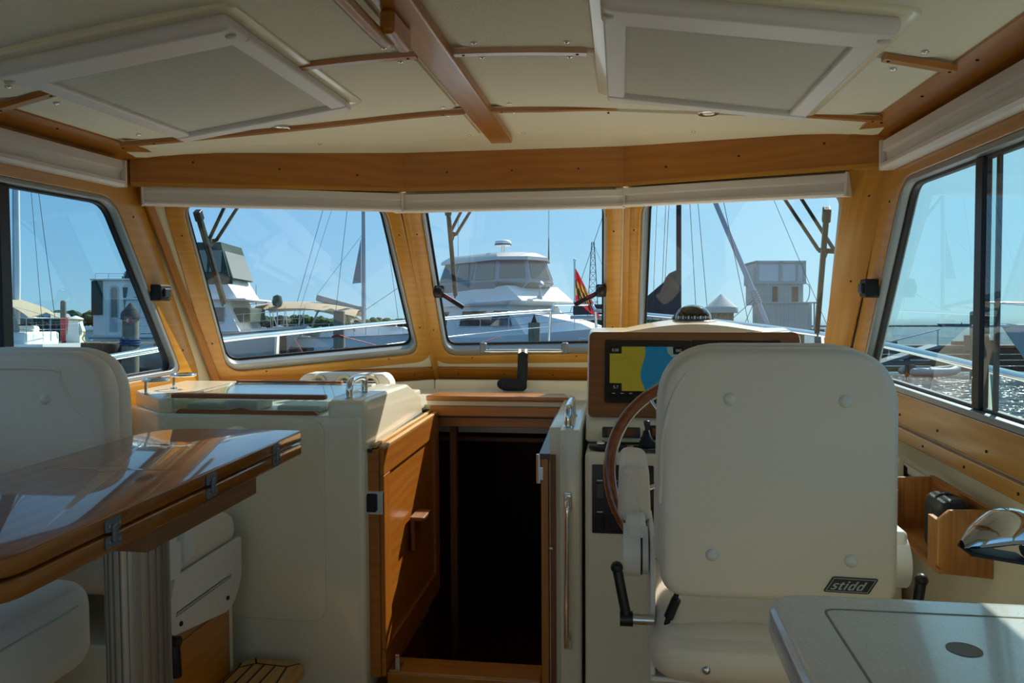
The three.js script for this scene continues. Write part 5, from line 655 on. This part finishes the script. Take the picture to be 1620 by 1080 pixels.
// ---- sailboat with the navy sail cover, beyond the compass
{ const t = thing('sloop', 'sailboat with a navy sail cover against the bright sky', 'sailboat'), m = spot(2.58, -25.42), p = (n, g, mm, l) => part(n, [].concat(g).map((q) => q.applyMatrix4(m)), mm, t, l);
  p('hull', hullLoft(9, 3, 1.0, 1.4, 1.2, 0.6).rotateY(PI).translate(3.2, 0, -1.2), 'hullWhite'); p('coachroof', bb(-2.6, 0.9, 1.0, 1.65, -1.9, -0.5, 0.15), 'deckWhite'); p('mast', cyl([0, 1.5, -1.2], [0, 14, -1.2], 0.09, 0.08, 12), 'lineBlack', 'dark mast'); p('sail_cover', [ext(rpoly([[0.05, 2.5], [-1.6, 2.55], [-3.5, 2.5], [-3.5, 2.85], [-1.2, 2.88], [-0.75, 3.0], [-0.42, 3.75], [-0.3, 3.9], [0.05, 4.05]], 0.05), 0.3, 0.06).translate(0, 0, -1.35)], 'navyCanvas', 'navy canvas sail cover'); p('boom', bar([0, 2.42, -1.2], [-3.6, 2.42, -1.2], 0.12, 0.12, 0.03), 'mastAlloy');
  p('rigging', [[-0.9, 1.2, 0.1], [0.35, 1.2, 0.1], [0.75, 1.2, 0.1], [-0.35, 1.2, -2.4], [-3.6, 2.6, -1.2], [5.2, 1.5, -1.2], [0.3, 1.2, -2.4]].map((q, i) => wire(q, [i > 4 ? 0.1 : (i - 2) * 0.05, 13.5, -1.2], 0.009)).concat([wire([-1.15, 1.3, 0.1], [-0.6, 11, -0.8], 0.008), wire([2.1, 1.5, 0.0], [0.15, 12.5, -1.0], 0.010)]), 'lineBlack', 'wire rigging'); p('lifelines', rails([[-3.4, 1.15, 0.1], [-2.4, 1.1, 0.25], [-1.2, 1.1, 0.3], [0, 1.1, 0.3], [1.2, 1.1, 0.2]], 0.62, 0.012), 'steel'); p('companion_hood', [bb(-1.7, -0.9, 1.6, 2.1, -1.8, -0.6, 0.15)], 'navyCanvas'); }

// ---- pilings
function piling(x, z, r, h, label, cap, extra) { const t = thing('piling', label, 'piling'); part('post', cyl([x, SEA - 0.6, z], [x, SEA + h, z], r * 1.06, r, 18), 'pileWood', t); if (cap) cap(t, x, SEA + h, z, r); if (extra) extra(t, x, z, r); return t; }
const cone = (m, k, h, skirt) => (t, x, y, z, r) => part('cap', lathe([[r * k, -skirt], [r * k, 0], [r * k * 0.9, 0.02], [0.01, h], [0, h]], x, y, z, 28), m, t, 'conical piling cap');
piling(2.06, -12.78, 0.195, 2.42, 'thick piling with a broad grey conical cap', cone('hazeGrey', 1.36, 0.22, 0.08));
piling(-1.57, -18.9, 0.145, 2.22, 'weathered piling with a black pointed cap before the motor yacht', cone('rubber', 0.55, 0.2, 0.02), (t, x, z, r) => part('mooring_line', [tube([[x - r, SEA + 1.6, z + 0.1], [x, SEA + 1.72, z + r + 0.02], [x + r, SEA + 1.6, z + 0.1]], 0.022, 12, 6), wire([x - r, SEA + 1.65, z], [x - 1.6, SEA + 1.3, z - 4], 0.015, 0.1), wire([x + r, SEA + 1.65, z], [x + 1.5, SEA + 1.3, z - 4], 0.015, 0.1)], 'lineBlack', t, 'dark mooring line'));
piling(-6.94, -20.18, 0.15, 2.53, 'plain grey piling in front of the sailing yacht', null, (t, x, z, r) => part('mooring_line', [wire([x + r, SEA + 1.85, z + 0.1], [x + 3.6, SEA + 1.8, z - 5], 0.014, 0.55), wire([x - r, SEA + 1.6, z], [x - 3.4, SEA + 1.7, z - 5], 0.012, 0.6), tube([[x - r, SEA + 1.85, z + 0.1], [x, SEA + 1.9, z + r + 0.02], [x + r, SEA + 1.85, z + 0.1]], 0.03, 10, 6)], 'red', t, 'red mooring line'));
piling(-20.54, -27.41, 0.1, 3.05, 'slim round-topped piling beside the white dock pedestal', (t, x, y, z, r) => part('cap', ball(x, y, z, r, 0.8), 'pileWood', t));
{ const t = piling(-8.77, -13.88, 0.15, 2.38, 'piling with a black pointed cap and a red letter sign', (t, x, y, z, r) => part('cap', lathe([[r * 1.15, -0.12], [r * 1.12, 0], [0.01, 0.2], [0, 0.2]], x, y, z, 20), 'rubber', t, 'black pointed cap'), (t, x, z, r) => part('rope_coil', [0, 1, 2].map((i) => auv(new THREE.TorusGeometry(r * 1.12, 0.02, 6, 22).rotateX(PI / 2)).translate(x, SEA + 1.78 + i * 0.045, z)), 'ropeBlue', t, 'coiled blue rope'));
  const c = document.createElement('canvas'); c.width = c.height = 128; const k = c.getContext('2d'); k.fillStyle = '#a8402f'; k.fillRect(0, 0, 128, 128); k.fillStyle = '#f2e6e0'; k.font = 'bold 84px sans-serif'; k.fillText('E', 36, 94); const m = new THREE.CanvasTexture(c); m.colorSpace = THREE.SRGBColorSpace; const g = new THREE.BoxGeometry(0.14, 0.15, 0.012).applyMatrix4(new THREE.Matrix4().makeTranslation(-8.70, SEA + 2.24, -13.70).multiply(new THREE.Matrix4().makeRotationY(0.5))); part('sign', g, new THREE.MeshPhysicalMaterial({ name: 'letter_sign', map: m, roughness: 0.6 }), t, 'small red sign with a white letter E'); }
piling(15.62, -36.38, 0.14, 2.7, 'tall grey piling on the far dock across the water', (t, x, y, z, r) => part('cap', ball(x, y, z, r, 0.7), 'pileWood', t), (t, x, z, r) => part('marker', bb(x - 0.36, x - 0.15, SEA + 1.05, SEA + 1.75, z - 0.1, z + 0.1, 0.03), 'rust', t, 'rusty red box'));

// ---- left: moored sailboat, finger dock, pedestal, boat shed
{ const t = thing('cruiser', 'white sailing cruiser with tan dodger and furled sail on its mast', 'sailboat'), m = spot(-19.45, -22.51), p = (n, g, mm, l) => part(n, [].concat(g).map((q) => q.applyMatrix4(m)), mm, t, l);
  p('hull', hullLoft(8, 2.6, 1.55, 1.75, 1.1).rotateY(PI).translate(1.55, 0, -1.5), 'hullWhite'); p('cockpit_coaming', [bb(-1.4, 0.95, 1.5, 1.95, -2.4, -0.5, 0.1), bb(-1.6, 0.4, 1.9, 2.15, -2.2, -0.7, 0.1)], 'deckWhite'); p('step', bb(0.15, 1.5, 1.05, 1.35, -0.4, 0.05, 0.06), 'deckWhite'); p('mast', cyl([0, 1.6, -1.4], [0, 13, -1.4], 0.07, 0.06, 12), 'mastAlloy'); p('furled_sail', tube([[0.12, 2.2, -1.35], [0.14, 4, -1.35], [0.1, 7, -1.35], [0.06, 11, -1.4]], 0.09, 20, 10), 'hullWhite', 'white furled sail'); p('boom', bar([0.3, 2.75, -1.4], [-2.5, 2.75, -1.4], 0.1, 0.1, 0.03), 'mastAlloy'); const d = []; for (let i = 0; i <= 8; i++) { const u = i / 8; d.push([[-0.3 + u * 1.35, 3.05 - 0.55 * u * u - 0.1, -2.3], [-0.3 + u * 1.35, 3.1 - 0.5 * u * u, -1.4], [-0.3 + u * 1.35, 3.05 - 0.55 * u * u - 0.1, -0.5]]); } p('dodger', [skin(d), skin(d.map((r) => r.map(([x, y, z]) => [x, y - 0.02, z]).reverse()))], 'tanCanvas', 'tan canvas dodger'); p('dodger_window', hexa([-0.6, 1.95, -0.5], [0.75, 1.95, -0.5], [0.75, 1.95, -0.54], [-0.6, 1.95, -0.54], [-0.6, 2.8, -0.5], [0.5, 2.7, -0.5], [0.5, 2.7, -0.54], [-0.6, 2.8, -0.54]), 'vinylWindow'); p('rails', rails([[0.1, 1.65, 0.0], [0.7, 1.65, 0.0], [1.2, 1.65, -0.1], [1.45, 1.65, -1.0], [1.4, 1.65, -2.0]], 0.75, 0.014), 'steel'); p('towel', bb(0.38, 0.52, 2.05, 2.5, -0.02, 0.02, 0.01), 'ropeBlue', 'blue towel'); p('rigging', [wire([1.45, 1.7, -1.4], [0, 12.8, -1.4], 0.010), wire([0.45, 1.6, 0.0], [0.02, 12, -1.4], 0.008), wire([1.5, 1.8, -0.5], [0.4, 10, -1.2], 0.008)], 'lineBlack'); }
{ const t = thing('finger_dock', 'weathered wooden finger dock beside the trawler', 'dock'), m = spot(-18.9, -25.9); for (let i = 0; i < 16; i++) part('plank', bx(0.22, 0.05, 1.6, -1.3 + i * 0.24, 1.525, -0.3).applyMatrix4(m), 'dockWood', t); part('side_beam', bx(3.9, 0.28, 0.08, 0.5, 1.36, 0.45).applyMatrix4(m), 'dockDark', t); part('side_beam', bx(3.9, 0.28, 0.08, 0.5, 0.95, 0.45).applyMatrix4(m), 'dockDark', t); for (const x of [-1.0, 0.6, 2.1]) part('post', cyl([x, -0.6, 0.3], [x, 1.5, 0.3], 0.1).applyMatrix4(m), 'dockDark', t); for (const x of [-0.1, 1.6]) part('tyre', [lathe([[0.12, -0.1], [0.28, -0.08], [0.28, 0.5], [0.12, 0.55], [0.1, 0.2]], x, 1.0, 0.62, 16)].map((g) => g.applyMatrix4(m)), 'rubber', t, 'black rubber fender'); }
{ const t = thing('dock_pedestal', 'white lighthouse-shaped power pedestal on the finger dock', 'pedestal'), m = spot(-18.7, -25.64); part('body', hexa([-0.23, 1.55, -0.2], [0.23, 1.55, -0.2], [0.23, 1.55, 0.2], [-0.23, 1.55, 0.2], [-0.17, 2.33, -0.15], [0.17, 2.33, -0.15], [0.17, 2.33, 0.15], [-0.17, 2.33, 0.15]).applyMatrix4(m), 'deckWhite', t); part('lamp_band', bx(0.36, 0.05, 0.32, 0, 2.36, 0).applyMatrix4(m), 'yellow', t); part('cap', lathe([[0.26, 0], [0.25, 0.03], [0.05, 0.12], [0, 0.13]], 0, 2.38, 0, 8).applyMatrix4(m), 'deckWhite', t); part('socket_hood', hexa([0.17, 2.0, -0.1], [0.3, 1.95, -0.1], [0.3, 1.95, 0.1], [0.17, 2.0, 0.1], [0.17, 2.25, -0.1], [0.2, 2.25, -0.1], [0.2, 2.25, 0.1], [0.17, 2.25, 0.1]).applyMatrix4(m), 'deckWhite', t); part('shore_cable', tube([[0.26, 2.0, 0], [0.34, 1.85, 0.05], [0.3, 1.7, 0.1], [0.4, 1.56, 0.1]], 0.025, 16, 6).applyMatrix4(m), 'yellow', t, 'yellow shore power cable');
  single('fire_cabinet', bx(0.24, 0.9, 0.24, -0.42, 2.0, -0.1, 0.03).applyMatrix4(m), 'red', 'red fire cabinet behind the white pedestal', 'cabinet'); }
{ const t = thing('boat_lift', 'dark covered boat lift with a white roof far across the basin', 'boat lift'), m = spot(-42.75, -54.66); part('roof', [hexa([-1.3, 2.85, -1.5], [1.1, 2.7, -1.5], [1.1, 2.7, 1.5], [-1.3, 2.85, 1.5], [-1.2, 3.3, -1.2], [0.95, 3.1, -1.2], [0.95, 3.1, 1.2], [-1.2, 3.3, 1.2])].map((g) => g.applyMatrix4(m)), 'greyCanvas', t); part('hull', hullLoft(3.2, 1.6, 1.3, 1.6, 0.4).translate(-1.9, 0.9, -0.8).applyMatrix4(m), 'navyCanvas', t, 'dark hull'); for (const x of [-1.2, -0.3, 0.5, 1.0]) part('post', cyl([x, -0.5, 1.4], [x, 2.9, 1.4], 0.07).applyMatrix4(m), 'pileWood', t); part('beam', bx(2.6, 0.15, 0.15, -0.1, 1.2, 1.4).applyMatrix4(m), 'dockWood', t); }

// ---- dock tower, leaning pole and the dock to starboard
{ const t = thing('dock_tower', 'weathered grey fuel dock tower, lightened for glare, with panels and a railing', 'tower'), m = spot(6.78, -32.25), p = (n, g, mm, l) => part(n, [].concat(g).map((q) => q.applyMatrix4(m)), mm, t, l);
  p('upper_frame', [bb(-0.98, 1.0, 4.62, 4.72, -1.6, 0.02), bb(-0.98, -0.88, 3.85, 4.72, -1.6, 0.02), bb(0.9, 1.0, 3.85, 4.72, -1.6, 0.02), bb(-0.05, 0.05, 3.85, 4.72, -0.1, 0.02), bb(0.62, 0.68, 3.85, 4.72, -0.1, 0.02), bb(-0.98, 1.0, 3.8, 3.9, -1.6, 0.04)], 'hazeGrey'); for (const [a, b] of [[-0.86, -0.06], [0.06, 0.61], [0.69, 0.89]]) p('upper_panel', bb(a, b, 3.91, 4.61, -0.05, -0.02), 'towerPanel', 'pale panel'); p('upper_back', bb(-0.95, 0.95, 3.85, 4.68, -1.6, -1.55), 'towerPanel'); const N = 22; for (let i = 0; i < N; i++) p('board', bb(-0.9 + i * 0.082, -0.9 + i * 0.082 + 0.076, 3.05, 3.82, -0.06 + 0.01 * hash(i, 3, 3), -0.02 + 0.01 * hash(i, 3, 3)), 'hazeGrey'); for (const [a, b] of [[-0.32, -0.12], [0.45, 0.7]]) p('rust_stain_panel', bb(a, b, 3.1, 3.7, -0.012, -0.004), 'rust', 'rust-stained strip'); p('lower_room', bb(-0.9, 0.9, 3.0, 3.85, -1.6, -0.07), 'hazeGrey'); for (let i = 0; i < 24; i++) p('skirt_board', bb(-1.0 + i * 0.085, -1.0 + i * 0.085 + 0.078, 2.0, 3.05, 0.3 + 0.01 * hash(i, 4, 3), 0.34 + 0.01 * hash(i, 4, 3)), 'hazeGrey'); p('platform', bb(-1.05, 1.6, 1.9, 2.02, -1.8, 0.34), 'dockWood'); p('railing', [bb(-0.9, 1.35, 3.02, 3.08, 0.34, 0.40), bb(1.3, 1.36, 2.0, 3.05, 0.3, 0.36), ...[1.05, 1.18].map((x) => bb(x, x + 0.05, 2.0, 3.02, 0.3, 0.34))], 'hazeGrey'); for (const [x, z] of [[-0.9, 0.2], [0.2, 0.2], [1.4, 0.2], [-0.9, -1.6], [1.4, -1.6]]) p('post', cyl([x, -0.6, z], [x, 2.0, z], 0.14, 0.13), 'pileWood'); p('pipe', tube([[1.0, 3.85, 0], [1.12, 3.7, 0.05], [1.1, 3.3, 0.05], [1.0, 3.1, 0.05]], 0.02, 14, 6), 'mastAlloy'); p('side_post', bb(-1.05, -0.82, 2.0, 4.45, -0.2, -0.05), 'hazeGrey'); }
{ const t = thing('leaning_pole', 'long pale pole leaning against the dock tower with rope lashings', 'pole'), a = V(5.98, SEA + 1.95, -30.1), b = V(3.1, SEA + 9.2, -30.6); part('pole', cyl(a, b, 0.10, 0.09, 12), 'mastAlloy', t); const c = a.clone().lerp(b, 0.17); part('lashing', [...Array(6).keys()].map((i) => { const q = a.clone().lerp(b, 0.14 + i * 0.012); return cyl(q, a.clone().lerp(b, 0.147 + i * 0.012), 0.135, 0.135, 10); }), 'greyCanvas', t, 'grey rope lashing'); part('stay', [wire(c, [3.4, SEA + 1.3, -30.2], 0.012), wire(c, [4.4, SEA + 0.6, -30.2], 0.012)], 'lineBlack', t); }
{ const t = thing('far_dock', 'long dark timber dock across the water to starboard', 'dock'), m = spot(15.37, -38.37), p = (n, g, mm, l) => part(n, [].concat(g).map((q) => q.applyMatrix4(m)), mm, t, l);
  p('cap_beam', bb(-9, 14, 1.12, 1.26, -2.0, 0.1, 0.02), 'dockWood', 'pale timber cap'); for (let i = 0; i < 4; i++) p('wale', bb(-9, 14, 0.06 + i * 0.27, 0.30 + i * 0.27, -0.12, 0.02 + 0.03 * (i % 2), 0.02), 'dockDark'); for (let i = 0; i < 9; i++) p('post', cyl([-8.5 + i * 2.6, -0.6, 0.16], [-8.5 + i * 2.6, 1.25 + 0.25 * (i % 3 === 1), 0.16], 0.15, 0.14), 'dockDark'); p('deck', bb(-9, 14, 1.0, 1.14, -2.0, 0), 'dockWood'); for (const x of [-3.4, -2.7, 0.6, 1.4]) p('box', bb(x, x + 0.55, 1.26, 1.45, -0.9, -0.3, 0.04), 'dockDark', 'dark dock box'); }
{ const t = thing('gangway', 'sloping metal gangway from the far dock to the water', 'gangway'), m = spot(13.4, -37.0); part('ramp', hexa([-2.3, 0.22, -0.5], [0.9, 1.2, -0.5], [0.9, 1.2, 0.5], [-2.3, 0.22, 0.5], [-2.3, 0.34, -0.5], [0.9, 1.32, -0.5], [0.9, 1.32, 0.5], [-2.3, 0.34, 0.5]).applyMatrix4(m), 'galvanised', t); part('float', bb(-3.2, -1.6, -0.1, 0.24, -0.8, 0.8, 0.05).applyMatrix4(m), 'dockWood', t); part('hand_rail', [bar([-2.3, 1.2, 0.5], [0.9, 2.0, 0.5], 0.05, 0.05), bar([-2.2, 0.4, 0.5], [-2.2, 1.2, 0.5], 0.05, 0.05), bar([0.8, 1.3, 0.5], [0.8, 2.0, 0.5], 0.05, 0.05)].map((g) => g.applyMatrix4(m)), 'mastAlloy', t); }
{ const t = thing('dinghy', 'grey inflatable dinghy tied below the far dock', 'dinghy'), m = spot(13.7, -35.8); part('tubes', [tube([[-1.0, 0.2, -0.5], [0.4, 0.2, -0.5], [0.9, 0.28, -0.25], [1.05, 0.34, 0], [0.9, 0.28, 0.25], [0.4, 0.2, 0.5], [-1.0, 0.2, 0.5]], 0.17, 40, 12), ball(-1.0, 0.2, -0.5, 0.17), ball(-1.0, 0.2, 0.5, 0.17)].map((g) => g.applyMatrix4(m)), 'dinghyGrey', t); part('floor', bb(-0.95, 0.7, 0.06, 0.12, -0.4, 0.4).applyMatrix4(m), 'rubber', t); part('transom', bb(-0.95, -0.88, 0.08, 0.5, -0.4, 0.4).applyMatrix4(m), 'dockDark', t); part('outboard', [bx(0.22, 0.3, 0.22, -1.05, 0.62, 0, 0.06), bx(0.1, 0.5, 0.1, -1.05, 0.25, 0)].map((g) => g.applyMatrix4(m)), 'rubber', t, 'black outboard motor'); }
{ const t = thing('moored_cruiser', 'white cruiser bow with a steel pulpit moored at the far dock', 'motor yacht'), m = spot(17.6, -32.0), p = (n, g, mm) => part(n, [].concat(g).map((q) => q.applyMatrix4(m)), mm, t); p('hull', hullLoft(9, 3.2, 1.7, 2.25, 1.6).rotateY(PI).translate(6.9, 0, -1.6), 'hullWhite'); p('bowsprit', bb(-3.1, -1.0, 2.1, 2.2, -1.8, -1.4, 0.03), 'hullWhite'); p('pulpit', [tube([[3, 2.6, -0.2], [0, 2.95, -0.7], [-2.0, 3.05, -1.3], [-2.9, 3.05, -1.6], [-2.0, 3.05, -1.9], [0, 2.95, -2.5]], 0.03, 40, 6), ...[[2, 2.75, -0.35], [0.5, 2.9, -0.6], [-1, 3.0, -1.0], [-2.4, 3.05, -1.45]].map(([x, y, z]) => cyl([x + 0.15, 2.05, z - 0.05], [x, y, z], 0.025, 0.025, 6))], 'steel'); p('anchor_windlass', [bx(0.3, 0.35, 0.3, -0.6, 2.4, -1.6, 0.08)], 'rubber'); p('cabin', bb(1.5, 6.5, 1.9, 3.4, -2.8, -0.5, 0.2), 'deckWhite'); }

// ---- far shores
function trees(name, label, x0, z0, x1, z1, n, h, m, s) { const g = []; for (let i = 0; i < n; i++) { const u = (i + hash(i, 1, s)) / n, k = 0.6 + 0.6 * hash(i, 2, s), env = 0.55 + 0.45 * fbm(u * 9, 0.5, 64, 4, s, 2) * 1.6, r = h * 0.22 * k, b = new THREE.IcosahedronGeometry(r, 1), p = b.attributes.position; for (let v = 0; v < p.count; v++) { const q = 0.8 + 0.4 * hash(Math.round(p.getX(v) * 7 + 50), Math.round(p.getY(v) * 7 + Math.round(p.getZ(v) * 13)), s); p.setXYZ(v, p.getX(v) * q * 1.2, p.getY(v) * q, p.getZ(v) * q * 1.2); } b.computeVertexNormals(); g.push(auv(b).translate(x0 + (x1 - x0) * u, SEA + h * env * (0.35 + 0.45 * hash(i, 4, s)), z0 + (z1 - z0) * u + (hash(i, 5, s) - 0.5) * 20)); } single(name, g, m, label, 'trees', null, 'stuff'); }
trees('wooded_shore', 'dark green wooded shore behind the sailboats', -420, -400, -250, -478, 420, 12.5, 'foliage', 51); trees('wooded_shore', 'wooded shore across the bay', -236, -482, 40, -540, 620, 9.5, 'foliage', 52);
single('far_shore', [hexa([120, SEA, -2800], [1700, SEA, -2950], [1700, SEA, -3000], [120, SEA, -2900], [120, SEA + 3, -2800], [1700, SEA + 8, -2950], [1700, SEA + 8, -3000], [120, SEA + 3, -2900])], 'shore', 'low far shore on the horizon', 'shore');
{ const t = thing('cargo_ship', 'distant grey cargo ship on the horizon', 'ship'), m = spot(1050, -2600); part('hull', hexa([-62, 0, -10], [78, 0, -10], [78, 0, 10], [-62, 0, 10], [-72, 10, -10], [80, 9, -10], [80, 9, 10], [-72, 10, 10]).applyMatrix4(m), 'shipGrey', t); part('bridge', bb(52, 68, 9, 24, -9, 9).applyMatrix4(m), 'shipGrey', t); part('mast', [bb(58, 60, 24, 32, -1, 1), bb(-2, 0, 9, 14, -1, 1)].map((g) => g.applyMatrix4(m)), 'shipGrey', t); }
{ const t = thing('lattice_tower', 'tall thin lattice mast far behind the flag', 'mast'), x = -9.56, z = -301.4, w = (y) => 2.4 - 1.9 * (y / 34), g = []; for (let i = 0; i < 12; i++) { const y0 = i * 2.85, y1 = y0 + 2.85; for (const s of [-1, 1]) { g.push(cyl([x + s * w(y0) , SEA + y0, z], [x + s * w(y1), SEA + y1, z], 0.16, 0.16, 5)); g.push(cyl([x + s * w(y0), SEA + y0, z], [x - s * w(y1), SEA + y1, z], 0.07, 0.07, 4)); } g.push(cyl([x - w(y1), SEA + y1, z], [x + w(y1), SEA + y1, z], 0.09, 0.09, 4)); } part('lattice', g, 'lineBlack', t); part('guy_wire', [cyl([x, SEA + 34, z], [x + 14, SEA, z], 0.06, 0.06, 4)], 'lineBlack', t); }
// ---------------------------------------------------------------- every thing stands on its own base point
for (const [o, onBoat] of tops) {
  o.updateMatrixWorld(true);
  const b = new THREE.Box3().setFromObject(o), c = b.getCenter(V(0, 0, 0)), p = V(c.x, b.min.y, c.z).sub(o.position);
  if (o.isMesh) { o.geometry = o.geometry.clone().translate(-p.x, -p.y, -p.z); }
  for (const k of o.children) k.position.sub(p);
  o.position.add(p);
  if (onBoat) o.applyMatrix4(BOAT);
}
scene.traverse((o) => { if (o.isMesh) { o.castShadow = true; o.receiveShadow = true; } });
renderer.render(scene, camera);
